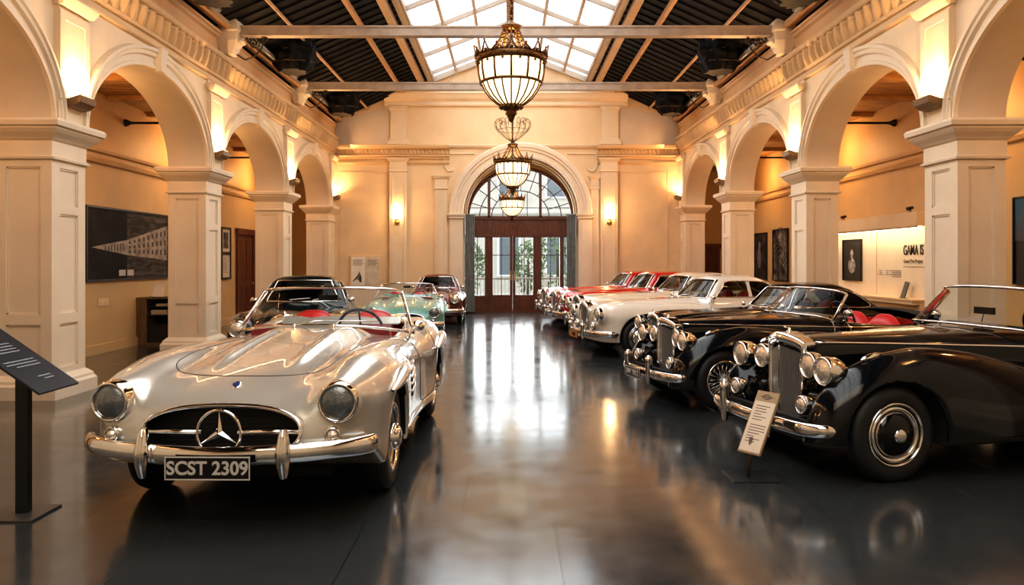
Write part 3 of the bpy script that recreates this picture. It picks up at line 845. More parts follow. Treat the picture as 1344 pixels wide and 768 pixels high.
def bumper(name, parent, pts, r, flat, m=None):
    b = MB(); P = dense(pts, 8); n = len(P)
    rs = [r*(1-.55*max(0, 1-min(i, n-1-i)/4)**2) for i in range(n)]
    b.tube(P, rs, 14, flat=flat); return b.build(name, m or CHROME, parent)
def seat(parent, x, y, z, w, m, back=.55, bench=False, round_top=True):
    o = empty('seat', (x,y,z)); o.parent = parent
    c = MB()
    for k in range(5): c.sphere((w*(-.4+.2*k), 0, .08), .16, 10, 8, sc=(.68*w/.55,1.5,.55))
    c.build('seat_cushion', m, o)
    b = MB(); rows = []
    n = 14
    for side in (0, 1):
        rows = []
        for j in range(n+1):
            v = j/n; row = []
            for i in range(n+1):
                u = -1+2*i/n
                top = back*(1-.28*abs(u)**3) if round_top else back
                hw = w*.5*(1-.06*v)
                th = .075*(1-abs(u)**4)*(1-max(0,(v-.85)/.15)**2)+.012
                ridge = .012*math.cos(u*PI*5)*(1-v**4) if side == 0 else 0
                yy = .26+.20*v+(-th-ridge if side == 0 else th)
                row.append((u*hw, yy, .05+v*top))
            rows.append(row)
        b.grid(rows, 0, True)
    b.build('backrest', m, o)
    pp = MB(); pp.tube([((-1+2*i/20)*w*.5*.94, .46, .05+back*(1-.28*abs(-1+2*i/20)**3)) for i in range(21)], .014, 6); pp.build('piping', m, o)
    return o
def steering(parent, c, r, tilt=.45, m=None):
    M = Matrix.Translation(c) @ Matrix.Rotation(-PI/2+tilt, 4, 'X')
    b = MB(); pts = [M @ Vector((math.cos(2*PI*k/32)*r, math.sin(2*PI*k/32)*r, 0)) for k in range(32)]
    b.tube(pts, .013, 8, closed=True)
    for a in (.3, PI-.3, PI*1.5): b.tube([M @ Vector((0,0,.0)), M @ Vector((math.cos(a)*r, math.sin(a)*r, 0))], .008, 6)
    b.tube([M @ Vector((0,0,0)), M @ Vector((0,0,-.4))], .02, 8); b.sphere(M @ Vector((0,0,.0)), .035, 10, 8)
    return b.build('steering_wheel', m or BLACKT, parent)
def wing_mirror(parent, base, s, glassm=None):
    o = empty('mirror', base); o.parent = parent
    b = MB(); b.tube([(0,0,-.02),(s*.02,0,.04),(s*.06,-.01,.075)], [.014,.009,.008], 8); b.lathe([(.02,0),(.022,.006),(.012,.012)], 12)
    b.build('mirror_stalk', CHROME, o)
    M = Matrix.Translation((s*.085,-.0,.10)) @ Matrix.Rotation(PI/2, 4, 'X') @ Matrix.Rotation(s*.25, 4, 'Y')
    c = MB(); c.lathe([(.055,-.01),(.056,0),(.050,.025),(.03,.04),(.001,.045)], 20, M, sx=1.1, sy=.8); c.lathe([(.052,-.008),(.001,-.006)], 20, M, sx=1.1, sy=.8); c.build('mirror_head', CHROME, o)
    return o

def screen(parent, base, top, rail=.014, glassm=None, post=.02, rail_top=None, mats=None):
    """curved windscreen between two curves of equal length"""
    o = empty('windscreen', (0,0,0)); o.parent = parent
    B = dense(base, 8); T = dense(top, 8); n = len(B)
    fm = mats or CHROME
    f = MB(); f.tube([Vector(p) for p in T], rail_top or rail, 8); f.tube([Vector(p) for p in B], rail, 8)
    for a, b in ((B[0],T[0]),(B[-1],T[-1])): f.tube([Vector(a), Vector(a).lerp(Vector(b), .5), Vector(b)], post, 10, flat=(1.,.55))
    f.build('windscreen_frame', fm, o)
    g = MB(); rows = []
    for k in range(7):
        rows.append([Vector(B[i]).lerp(Vector(T[i]), k/6) for i in range(n)])
    g.grid(rows, 0, True); g.build('windscreen_glass', glassm or CGLASS, o)
    return o
def swap(root, table):
    """give a copied car its own paint: materials looked up in table, on object level"""
    for o in [root]+list(root.children_recursive):
        if o.type == 'MESH':
            for sl in o.material_slots:
                if sl.material and sl.material.name in table:
                    t = table[sl.material.name]; sl.link = 'OBJECT'; sl.material = t
# ================================================================== the long-bonnet sports roadster
class SL: pass
_H = cv([(-.92,.60),(-.85,.665),(-.7,.735),(-.45,.80),(-.1,.855),(.4,.905),(.9,.94),(1.15,.955),(1.3,.95),(2.2,.93),(2.8,.89),(3.2,.80),(3.5,.66),(3.65,.52)])
_F = cv([(-.92,.58),(-.8,.72),(-.68,.80),(-.5,.855),(-.25,.895),(.0,.905),(.4,.90),(.9,.885),(1.4,.865),(1.8,.88),(2.1,.925),(2.4,.94),(2.8,.91),(3.2,.82),(3.65,.60)])
_W = cv([(-.95,.60),(-.75,.79),(-.5,.845),(-.2,.885),(.1,.895),(.5,.87),(1.0,.845),(1.5,.85),(2.0,.895),(2.4,.905),(2.8,.88),(3.2,.79),(3.65,.55)])
_B = cv([(-.95,.44),(-.62,.385),(-.38,.25),(-.2,.2),(2.6,.2),(3.1,.28),(3.65,.42)])
def sl_outer(x, y, z):
    ax = np.abs(x)
    Hh, Ff = _H(y), _F(y)
    t = sstep(.26, .64, ax)
    T = Hh+(Ff-Hh)*t-1.3*np.maximum(ax-.66, 0)**2 - .035*np.exp(-((ax-.44)/.09)**2)*sstep(-.75,-.2,y)*(1-sstep(1.0,1.5,y))
    T = T+.026*np.exp(-((ax-.25)/.045)**2)*sstep(-.45,-.05,y)*(1-sstep(.75,1.1,y))-.03*(ax/.5)**2*(ax < .6)*0
    w = _W(y)-.55*np.maximum(z-.58, 0)**2-.35*np.maximum(.45-z, 0)**2
    f = smax((z-T)*.95, (ax-w)*.95, .17)
    # rounded plan nose, sloping face
    yf = -.88+.42*np.maximum(ax-.25, 0)**2.2+.40*np.maximum(ax-.62,0)**1.3+.55*(z-.50)**2*(z < .5)+.22*np.maximum(z-.50, 0)**1.5
    f = smax(f, (yf-y)*.9, .16)
    yr = 3.50-.25*ax**2-1.0*np.maximum(z-.55, 0)**2-.9*np.maximum(.5-z, 0)**2
    f = smax(f, (y-yr)*.9, .2)
    # lamp pods
    pod = np.sqrt((ax-.645)**2+(z-.70)**2)-.119
    pod = smax(pod, -.755+.0*z-y, .04); pod = smax(pod, y-.2, .2)
    f = smin(f, pod, .09)
    f = smax(f, _B(y)-z, .05)
    return f
def arches(f, x, y, z, yw, R, xin, zc, k=.02):
    ax = np.abs(x)
    c = np.sqrt((y-yw)**2+(z-zc)**2)-R
    c = np.maximum(c, xin-ax)
    return smax(f, -c, k)
def sl_body(x, y, z):
    ax = np.abs(x); f = sl_outer(x, y, z)
    f = arches(f, x, y, z, 0, .385, .56, .335); f = arches(f, x, y, z, 2.4, .385, .58, .335)
    # grille mouth
    g = np.maximum((ax/.44)**2.6+(np.abs(z-.545+.05*ax**2)/.125)**2.4-1, 0)
    g = ((ax/.44)**2.6+(np.abs(z-.545)/.125)**2.4-1)*.09
    g = np.maximum(g, y+.72)
    f = smax(f, -g, .015)
    # cockpit
    c = smax(ax-(.60-.0*y), np.maximum(1.22+.22*0-y+.12*ax**2, y-2.12-.25*(1-(ax/.6)**2)), .10)
    c = np.maximum(c, .36-z)
    f = smax(f, -c, .02)
    return f
SILVER = paint('silver_paint', (.57,.54,.475), metal=.45, rough=.24)
def make_roadster():
    root = empty('classic_roadster', (0,0,0))
    P, Q = isosurf(sl_body, (-1.0,-1.0,.12), (1.0,3.75,1.06), .0155)
    c = P[Q].mean(1); ax = np.abs(c[:,0])
    mi = np.zeros(len(Q), int)
    out = sl_outer(*c.T) < -.022
    mi[out] = 1
    cock = (ax < .64) & (c[:,1] > 1.15) & (c[:,1] < 2.45) & (c[:,2] > .34) & out; mi[cock] = 2
    gr = (c[:,1] < -.6) & out & (c[:,2] > .38); mi[gr] = 3
    mi[(c[:,2] < .24)] = 1
    link('body', mesh_from('body', P, Q, [SILVER, UNDER, DREDL, MESHM], mi), root)
    f = sl_outer
    # bonnet shut line
    s = MB()
    line = [(.50,1.10),(.515,.7),(.52,.3),(.515,-.1),(.49,-.32),(.40,-.43),(.2,-.475),(0,-.48)]
    line = dense(line+[(-a, b) for a, b in line[-2::-1]], 10)
    s.tube([q+Vector((0,0,-.001)) for q in seam(f, line, 'top')], .0045, 6, smooth=True)
    s.build('bonnet_seam', BLACKT, root)
    for sx in (-1, 1):
        d = MB()
        dl = dense([(1.28,.84),(1.26,.6),(1.27,.40),(1.4,.33),(1.85,.33),(1.98,.42),(2.02,.6),(2.03,.84)], 8)
        d.tube([q for q in (side_pt(f, y, z, sx) for y, z in dl) if q is not None], .004, 6)
        d.build('door_seam', BLACKT, root)
    # sill strips
    for sx in (-1, 1): st = MB(); st.tube([side_pt(f, y, .30, sx) for y in np.linspace(.42,1.98,16)], .012, 8); st.build('sill_strip', CHROME, root)
    # grille
    g = empty('grille', (0,-.80,.545)); g.parent = root
    b = MB(); n = 64; pts = []
    for k in range(n):
        a = 2*PI*k/n; ca, sa = math.cos(a), math.sin(a)
        x = .449*abs(ca)**(2/2.6)*(1 if ca > 0 else -1); z = .132*abs(sa)**(2/2.4)*(1 if sa > 0 else -1)
        q = front_pt(lambda X,Y,Z: sl_outer(X,Y,Z), x, .545+z)
        pts.append(Vector((x, q.y+.80-.004, z)))
    b.tube(pts, .013, 8, closed=True); b.build('grille_surround', CHROME, g)
    yc = front_pt(sl_outer, 0, .545).y+.80
    ye = front_pt(sl_outer, .43, .545).y+.80
    for sx in (-1, 1): b = MB(); b.tube([(sx*.10,yc-.005,0),(sx*.28,yc+.02,0),(sx*.44,ye,.0)], .013, 10, flat=(1.,1.3)); b.build('grille_bar', CHROME, g)
    b = MB(); yy = yc-.02
    R = .122
    b.tube([(math.cos(2*PI*k/48)*R, yy, math.sin(2*PI*k/48)*R) for k in range(48)], .0085, 8, closed=True)
    for k in range(3):
        a = PI/2+k*2*PI/3
        tip = Vector((math.cos(a)*R, yy, math.sin(a)*R)); sd = Vector((-math.sin(a),0,math.cos(a)))*.020
        ctr = Vector((0,yy-.018,0)); q1 = Vector((0,yy,0))+sd*.9+Vector((math.cos(a),0,math.sin(a)))*.012; q2 = Vector((0,yy,0))-sd*.9+Vector((math.cos(a),0,math.sin(a)))*.012
        b.add([ctr,q1,tip,q2,Vector((0,yy+.008,0))], [(0,1,2),(0,2,3),(4,2,1),(4,3,2)])
    b.build('star_emblem', CHROME, g)
    b = MB()
    for k in range(9):
        z = -.10+.025*k; w = .425*(1-(abs(z)/.135)**2.4)**(1/2.6)
        b.bar((-w,.07,z), (w,.07,z), .004, .006)
    b.build('grille_slat', BLACKT, g)
    # nose badge
    q = top_pt(f, 0, -.62); b = MB(); b.lathe([(.030,0),(.031,.006),(.026,.010),(.001,.011)], 24, Matrix.Translation(q) @ Matrix.Rotation(.62, 4, 'X')); b.lathe([(.022,.0105),(.001,.0125)], 20, Matrix.Translation(q) @ Matrix.Rotation(.62, 4, 'X'), 1)
    b.build('nose_badge', [CHROME, mat('blue_enamel', (.03,.05,.16), .2)], root)
    for sx in (-1, 1):
        headlamp(root, (sx*.645,-.815,.70),   .094, .017, LENS, .10, yaw=sx*.08)
        q = front_pt(f, sx*.62, .525); headlamp(root, q+Vector((0,-.012,0)), .034, .010, LENSW, .03, name='fog_lamp', yaw=sx*.2)
        # overriders
        o = MB(); rows = []
        for k in range(13):
            v = k/12; z = .325+.26*v; wr = .040*math.sin(PI*min(1,.12+.8*v))**.6; dp = .055*math.sin(PI*min(1,.15+.75*v))**.7
            rows.append([(sx*.385+math.cos(a)*wr, -.985+math.sin(a)*dp+.03*abs(v-.5), z) for a in [2*PI*j/16 for j in range(16)]])
        o.grid(rows, 0, True, True); o.add(rows[-1], [tuple(range(16))]); o.add(rows[0], [tuple(range(15,-1,-1))])
        o.build('overrider', CHROME, root)
    bumper('front_bumper', root, [(-.835,-.66,.455),(-.80,-.745,.455),(-.70,-.835,.455),(-.5,-.915,.447),(-.25,-.955,.44),(0,-.97,.435),(.25,-.955,.44),(.5,-.915,.447),(.70,-.835,.455),(.80,-.745,.455),(.835,-.66,.455)], .054, (1.,.62))
    bumper('rear_bumper', root, [(-.82,3.1,.42),(-.7,3.45,.42),(0,3.62,.42),(.7,3.45,.42),(.82,3.1,.42)], .045, (1.,.6))
    # blades over the wheels
    for sx in (-1, 1):
        for yw in (0, 2.4):
            b = MB(); rows = []
            for k in range(25):
                t = k/24; y = yw-.34+.84*t; z = .685+.085*math.sin(min(1, t*1.05)*PI*.5)
                q = side_pt(f, y, z, sx); rr = .060*math.sin(PI*min(1,.03+.94*t))**.8*(1.1-.45*t)
                cx = q.x+sx*.016
                rows.append([(cx+sx*math.cos(a)*rr*.95, y, z+math.sin(a)*rr*.75) for a in [2*PI*j/14 for j in range(14)]])
            b.grid(rows, 0, True, True); b.build('wheel_blade', SILVER, root)
    # side vents
    for sx in (-1, 1):
        v = empty('side_vent', (0,0,0)); v.parent = root
        b = MB(); bk = MB()
        for k in range(4):
            z = .70-.058*k
            P3 = [side_pt(f, y, z+(y-.75)*.12, sx)+Vector((sx*.004,0,0)) for y in np.linspace(.60+.02*k,.92-.0*k,8)]
            b.tube(P3, [.006,.010,.012,.013,.013,.012,.010,.006], 8)
            P4 = [p+Vector((-sx*.003,0,-.022)) for p in P3]; bk.tube(P4, .010, 6)
        b.build('vent_bar', CHROME, v); bk.build('vent_slot', UNDER, v)
        q = side_pt(f, 1.9, .70, sx); h = MB(); h.tube([q+Vector((0,-.07,0)), q+Vector((sx*.02,-.03,0)), q+Vector((sx*.02,.05,0))], .008, 8); h.build('door_handle', CHROME, root)
    for sx in (-1, 1):
        for yw in (0, 2.4): wheel(root, 'knockoff', sx*.745, yw, .335, .175, sx, mat('silver_rim', (.55,.53,.5), .25, .8), CHROME)
    screen(root, [(-.76,1.48,.875),(-.64,1.28,.915),(-.33,1.15,.955),(0,1.12,.965),(.33,1.15,.955),(.64,1.28,.915),(.76,1.48,.875)],
                 [(-.615,1.76,1.205),(-.53,1.64,1.232),(-.27,1.56,1.248),(0,1.54,1.251),(.27,1.56,1.248),(.53,1.64,1.232),(.615,1.76,1.205)], .012, post=.022, rail_top=.013)
    for sx in (-1, 1):
        wp = MB(); wp.tube([(sx*.16,1.10,.965),(sx*.10+.10,1.155,1.0),(sx*.16+.34,1.22,.99)], .005, 6); wp.lathe([(.016,0),(.012,.02),(.001,.024)], 10, Matrix.Translation((sx*.16,1.10,.955)))
        wp.build('wiper', CHROME, root)
    m = MB(); m.tube([(0,1.50,1.205),(0,1.56,1.18)], .006, 6); m.cbox((0,1.58,1.165), (.17,.03,.05)); m.build('inside_mirror', BLACKT, root, bevel=.008)
    for sx in (-1, 1): seat(root, sx*.29, 1.72, .40, .50, REDL, .56)
    ds = MB(); ds.prism([(1.24,.62),(1.30,.93),(1.38,.95),(1.42,.90),(1.40,.70)], 'x', -.58, .58); ds.build('dashboard', DREDL, root)
    steering(root, (.29,1.55,.90), .19)
    wing_mirror(root, side_pt(f, 1.33, .80, 1)+Vector((-.05,0,.045)), 1)
    tn = MB(); tn.prism([(2.02,.90),(2.10,.97),(2.35,.975),(2.5,.92),(2.4,.88)], 'x', -.56, .56); tn.build('hood_cover', SILVER, root, bevel=.02)
    p = empty('number_plate', (.0,-1.045,.395)); p.parent = root
    b = MB(); b.cbox((0,0,0), (.46,.012,.125)); b.build('plate', PLATEB, p, bevel=.004)
    b = MB()
    for c_, d_ in (((0,-.008,.058),(.46,.004,.006)),((0,-.008,-.058),(.46,.004,.006)),((.227,-.008,0),(.006,.004,.12)),((-.227,-.008,0),(.006,.004,.12))): b.cbox(c_, d_)
    b.build('plate_border', PLATEW, p)
    text('plate_lettering', 'SCST 2309', .098, PLATEW, p, (0,-.009,-.002), (PI/2,0,0), .002, bold=.0022)
    br = MB(); br.bar((-.17,.02,.0),(.17,.02,.0),.02,.03); br.bar((-.1,.02,0),(-.1,.09,0),.02); br.bar((.1,.02,0),(.1,.09,0),.02)
    br.build('plate_bracket', UNDER, p)
    ex = MB(); ex.box((-.5,-.35,.17),(.5,3.0,.23)); ex.build('underside', UNDER, root)
    return root
# ================================================================== the pre-war style drophead with flowing wings
_dH = cv([(-.40,.985),(0,1.0),(.8,1.03),(1.35,1.055),(1.6,1.06),(1.9,1.02),(2.4,.985),(2.8,1.0),(3.3,.93),(3.7,.78),(4.05,.5)])
_dW = cv([(-.40,.205),(0,.255),(.6,.39),(1.2,.54),(1.6,.66),(2.2,.745),(2.8,.73),(3.4,.60),(4.05,.30)])
_dF = cv([(-.70,.36),(-.62,.54),(-.5,.69),(-.3,.835),(0,.93),(.25,.955),(.6,.925),(1.1,.82),(1.6,.69),(2.1,.55),(2.5,.42)])
_dFw = cv([(-.70,.10),(-.5,.165),(-.2,.21),(.4,.215),(1.2,.19),(2.5,.12)])
_dFx = cv([(-.70,.60),(-.4,.635),(0,.655),(.8,.66),(1.6,.66),(2.5,.66)])
_dR = cv([(1.75,.40),(2.05,.70),(2.4,.855),(2.75,.895),(3.15,.84),(3.6,.66),(4.05,.34)])
_dRw = cv([(1.75,.12),(2.3,.19),(2.8,.20),(3.5,.17),(4.05,.08)])
def dh_outer(x, y, z):
    ax = np.abs(x)
    w = _dW(y)+.03*np.maximum(.8-z,0)
    f = smax((z-_dH(y)+.16*ax**2), (ax-w), .17)
    f = smax(f, -.33-y, .04); f = smax(f, y-4.0+.8*ax**2, .15)
    # front wings
    u = ax-_dFx(y)
    g = smax((z-_dF(y)+2.0*u*u)*.8, (np.abs(u)-_dFw(y)), .20)
    g = smax(g, (-.70+.55*u*u-y)*.8, .12); g = smax(g, y-2.45, .1); 
    r = ax-.675
    q = smax((z-_dR(y)+1.6*r*r)*.8, np.abs(r)-_dRw(y), .20)
    q = smax(q, 1.72-y, .1); q = smax(q, y-4.05, .1)
    # catwalk and sills
    c = smax(z-(.60+.12*sstep(-.4,1.2,y)), ax-.66, .1); c = smax(c, -.26-.24*sstep(.22,.33,ax)+.3*ax**2-y, .06); c = smax(c, y-2.4, .1)
    f = smin(f, c, .14); f = smin(f, g, .075); f = smin(f, q, .07)
    return smax(f, .25-z+.0*x, .04)
def dh_body(x, y, z):
    ax = np.abs(x); f = dh_outer(x, y, z)
    f = arches(f, x, y, z, -.07, .395, .50, .34); f = arches(f, x, y, z, 2.75, .38, .56, .34)
    c = smax(ax-.575, np.maximum(1.62+.10*ax**2-y, y-2.72-.2*(1-(ax/.57)**2)), .10)
    c = np.maximum(c, .42-z)
    return smax(f, -c, .03)
BLACKP = mat('black_paint', (.004,.0055,.0075), rough=.09, spec=.38, noise=.02)
def overrider(root, x, y, z0, z1):
    o = MB(); rows = []
    for k in range(15):
        v = k/14; z = z0+(z1-z0)*v
        wr = .034*(math.sin(PI*min(1,.1+.55*v))**.6 if v < .8 else 1.15*math.cos((v-.8)/.2*PI/2*.95)**.5)
        dp = wr*1.35
        rows.append([(x+math.cos(a)*wr, y+math.sin(a)*dp, z) for a in [2*PI*j/16 for j in range(16)]])
    o.grid(rows, 0, True, True); o.add(rows[-1], [tuple(range(16))]); o.add(rows[0], [tuple(range(15,-1,-1))])
    return o.build('overrider', CHROME, root)
def upright_grille(root, y, z0, z1, w0, w1, vee, nslat=11, shell_d=.10):
    """tall radiator: chrome shell with a low peak, vee front with upright slats"""
    g = empty('grille', (0, y, 0)); g.parent = root
    out = [(-w0/2,z0),(-w1/2,z1-.13),(-w1/2+.02,z1-.06),(-w1*.25,z1-.02),(0,z1),(w1*.25,z1-.02),(w1/2-.02,z1-.06),(w1/2,z1-.13),(w0/2,z0)]
    P = dense(out, 5); n = len(P)
    b = MB(); rows = []
    zi = .085
    for (s_, d_, t_) in ((1.0,shell_d,0),(1.02,.02,0),(1.0,-.012,0),(.93,-.018,.5),(.86,-.005,1),(.84,.03,1)):
        rows.append([(p[0]*s_, d_-vee*(1-min(1,abs(p[0])/(w1/2)))*(1 if d_ < .05 else 0), min(p[1], p[1]-t_*zi*max(0,(p[1]-z0)/(z1-z0))**3)) for p in P])
    b.grid(rows, 0, True)
    top = [(x, y_-.0, z) for x, y_, z in rows[0]]
    b.build('grille_shell', CHROME, g)
    bp = MB(); zt = z1-.10; hw = w1/2*.88; hb = w0/2*.9
    bp.add([(-hb,.03,z0),(0,.03-vee,z0),(hb,.03,z0),(hw,.03,zt-.05),(0,.03-vee,zt),(-hw,.03,zt-.05)], [(0,1,4,5),(1,2,3,4)]); bp.build('grille_mesh', MESHM, g)
    GS = mat('grille_slats', (.50,.49,.48), .3, .8)
    for sx in (-1, 1):
        for k in range(nslat):
            t = (k+.5)/nslat
            xb, xt = sx*hb*t, sx*hw*t; yy = .03-vee*(1-t)-.006
            sl = MB(); sl.bar((xb,yy-.004,z0+.005),(xt,yy-.004,zt-.01-.05*t),.009,.020,0,(0,1,0)); sl.build('grille_slat', GS, g)
    cb = MB(); cb.bar((0,.02-vee,z0),(0,.02-vee,zt+.02),.016,.02,0,(0,1,0)); cb.bar((-hb-.01,.02,z0),(0,.02-vee,z0),.02,.03); cb.bar((hb+.01,.02,z0),(0,.02-vee,z0),.02,.03); cb.build('grille_rib', CHROME, g)
    m = MB(); m.lathe([(.022,0),(.024,.012),(.012,.02),(.008,.035),(.001,.04)], 16, Matrix.Translation((0,.03,z1-.005))); m.tube([(0,.02,z1+.03),(0,-.02,z1+.045)], .006, 6); m.build('radiator_cap', CHROME, g)
    return g
def make_drophead(style='disc'):
    root = empty('drophead_tourer', (0,0,0))
    P, Q = isosurf(dh_body, (-.98,-.80,.15), (.98,4.2,1.12), .0165)
    c = P[Q].mean(1); ax = np.abs(c[:,0]); mi = np.zeros(len(Q), int)
    ins = dh_outer(*c.T) < -.022; mi[ins] = 1
    mi[(ax < .63) & (c[:,1] > 1.55) & (c[:,1] < 3.0) & (c[:,2] > .40) & ins] = 2
    mi[c[:,2] < .29] = 1
    link('body', mesh_from('body', P, Q, [BLACKP, UNDER, REDL], mi), root)
    f = dh_outer
    upright_grille(root, -.43, .33, 1.03, .42, .47, .075)
    # bonnet strips, seams
    for sx in (-1, 1):
        b = MB(); b.tube([side_pt(lambda X,Y,Z: smax((Z-_dH(Y)+.16*np.abs(X)**2), np.abs(X)-_dW(Y)-.03*np.maximum(.8-Z,0), .17), y, .955-.05*(y+.3)/2.6, sx)+Vector((sx*.003,0,0)) for y in np.linspace(-.28,2.6,34)], .010, 8, flat=(1.,.6)); b.build('side_strip', CHROME, root)
        d = MB(); d.tube([q for q in (side_pt(f, y, z, sx) for y, z in dense([(1.50,1.0),(1.50,.9),(1.48,.80),(1.44,.72)], 8)) if q], .004, 6); d.build('bonnet_seam', CHROME, root)
        d = MB(); d.tube([q for q in (side_pt(f, y, z, sx) for y, z in dense([(1.68,.98),(1.70,.85),(1.68,.72),(1.60,.62)], 8)) if q], .004, 6); d.build('door_seam', CHROME, root)
        q = side_pt(f, 1.58, .86, sx); h = MB(); h.tube([q+Vector((0,-.06,0)), q+Vector((sx*.03,-.02,0)), q+Vector((sx*.03,.05,0))], .009, 8); h.build('door_handle', CHROME, root)
        q = top_pt(f, sx*.655, -.18); l = MB(); l.lathe([(.001,-.075),(.016,-.05),(.024,0),(.020,.06),(.001,.12)], 14, Matrix.Translation(q+Vector((0,0,.012))) @ Matrix.Rotation(-PI/2+.25, 4, 'X')); l.build('wing_lamp', CHROME, root)
        headlamp(root, (sx*.565,-.49,.79), .094, .012, LENSW, .03, shell=.16)
        headlamp(root, (sx*.315,-.44,.80), .088, .012, LENSW, .03, shell=.10, name='driving_lamp')
        headlamp(root, (sx*.46,-.60,.53), .058, .010, LENSW, .03, shell=.07, name='fog_lamp')
        st = MB(); st.tube([(sx*.46,-.50,.40),(sx*.46,-.56,.48)], .012, 6); st.build('lamp_bracket', CHROME, root)
        overrider(root, sx*.31, -.80, .27, .61)
    bumper('front_bumper', root, [(-.76,-.54,.385),(-.69,-.66,.385),(-.5,-.74,.385),(0,-.78,.385),(.5,-.74,.385),(.69,-.66,.385),(.76,-.54,.385)], .050, (1.,.5))
    br = MB(); br.bar((-.62,-.62,.40),(.62,-.62,.40),.05,.06); br.bar((-.3,-.76,.39),(-.3,-.4,.39),.04); br.bar((.3,-.76,.39),(.3,-.4,.39),.04); br.build('bumper_iron', UNDER, root)
    bumper('rear_bumper', root, [(-.72,3.75,.40),(-.5,4.05,.40),(0,4.14,.40),(.5,4.05,.40),(.72,3.75,.40)], .045, (1.,.5))
    for sx in (-1, 1):
        for yw in (-.07, 2.75): wheel(root, style, sx*.715, yw, .35, .17, sx, BLACKP, BLACKP)
    screen(root, [(-.66,1.45,1.000),(-.58,1.31,1.050),(-.3,1.20,1.065),(0,1.17,1.070),(.3,1.20,1.065),(.58,1.31,1.050),(.66,1.45,1.000)],
                 [(-.575,1.71,1.315),(-.51,1.61,1.355),(-.27,1.53,1.375),(0,1.51,1.380),(.27,1.53,1.375),(.51,1.61,1.355),(.575,1.71,1.315)], .011, post=.022, rail_top=.014)
    ds = MB(); ds.prism([(1.56,.72),(1.62,1.03),(1.70,1.045),(1.74,1.0),(1.72,.78)], 'x', -.56, .56); ds.build('dashboard', TANL, root)
    steering(root, (.30,1.86,1.03), .20)
    m = MB(); m.tube([(0,1.50,1.07),(0,1.52,1.14)], .006, 6); m.cbox((0,1.53,1.17), (.20,.03,.06)); m.build('inside_mirror', BLACKT, root, bevel=.01)
    for sx in (-1, 1): seat(root, sx*.285, 2.05, .48, .56, REDL, .50)
    hb = MB()
    rows = []
    for k in range(9):
        t = k/8; y = 2.72+.55*t
        rows.append([(math.cos(a)*.60*(1-.18*t), y, .96+.10*math.sin(PI*min(1,.2+.8*t))+.07*math.sin(a)*(1-.5*t)-.05*t) for a in [PI*j/16 for j in range(17)]])
    hb.grid(rows, 0, True); hb.build('folded_hood', mat('black_hood_cloth', (.012,.012,.013), .9, bump=(150,.4)), root)
    ex = MB(); ex.box((-.45,-.45,.20),(.45,3.6,.30)); ex.build('underside', UNDER, root)
    for sx in (-1, 1): wing_mirror(root, side_pt(f, 1.66, .93, sx)+Vector((-sx*.06,0,.06)), sx)
    return root
# ================================================================== the post-war closed coupe
_cH = cv([(-.85,.70),(-.75,.84),(-.55,.91),(0,.955),(.8,.985),(1.3,1.0),(2.4,.99),(2.9,.95),(3.3,.82),(3.65,.55)])
_cF = cv([(-.85,.55),(-.74,.76),(-.55,.88),(-.25,.93),(.2,.935),(.8,.91),(1.5,.885),(2.0,.91),(2.5,.93),(2.9,.88),(3.3,.74),(3.65,.48)])
_cW = cv([(-.85,.62),(-.6,.80),(-.2,.86),(.2,.875),(.8,.855),(1.6,.85),(2.2,.87),(2.6,.87),(3.1,.78),(3.65,.50)])
def cp_base(x, y, z):
    ax = np.abs(x); Hh, Ff = _cH(y), _cF(y)
    t = sstep(.25,.62,ax)
    T = Hh+(Ff-Hh)*t-1.5*np.maximum(ax-.66,0)**2-.045*np.exp(-((ax-.45)/.10)**2)*(1-sstep(.3,1.3,y))
    w = _cW(y)-.5*np.maximum(z-.62,0)**2-.4*np.maximum(.45-z,0)**2
    f = smax((z-T)*.95, ax-w, .20)
    yf = -.80+.30*np.maximum(ax-.3,0)**2+.25*(z-.55)**2
    f = smax(f, (yf-y)*.95, .15)
    yr = 3.55-.3*ax**2-.9*np.maximum(z-.5,0)**2-.9*np.maximum(.5-z,0)**2
    f = smax(f, (y-yr)*.9, .2)
    pod = np.sqrt((ax-.62)**2+(z-.735)**2)-.135; pod = smax(pod, -.80-y, .05); pod = smax(pod, y-.3, .2)
    f = smin(f, pod, .10)
    return smax(f, .24-z+.0*x+.05*sstep(2.8,3.6,y)*0, .05)
def cp_green(x, y, z):
    ax = np.abs(x)
    roof = 1.415-.16*ax**2-.055*(y-2.05)**2
    sw = .70-.42*(z-.95)-.22*np.maximum(z-1.2,0)**2*3-.10*np.maximum(y-2.2,0)**2
    g = smax((z-roof)*.95, (ax-sw)*.93, .13)
    fr = (1.14+.95*(z-.95)+.30*ax**2-y)*.72
    re = (y-(3.28-1.75*(z-.95)-.30*ax**2))*.5
    g = smax(g, fr, .07); g = smax(g, re, .12)
    return smax(g, .8-z, .02)
def cp_outer(x, y, z): return smin(cp_base(x,y,z), cp_green(x,y,z), .045)
def box2(a, b, ha, hb, k): return smax(np.abs(a)-ha, np.abs(b)-hb, k)
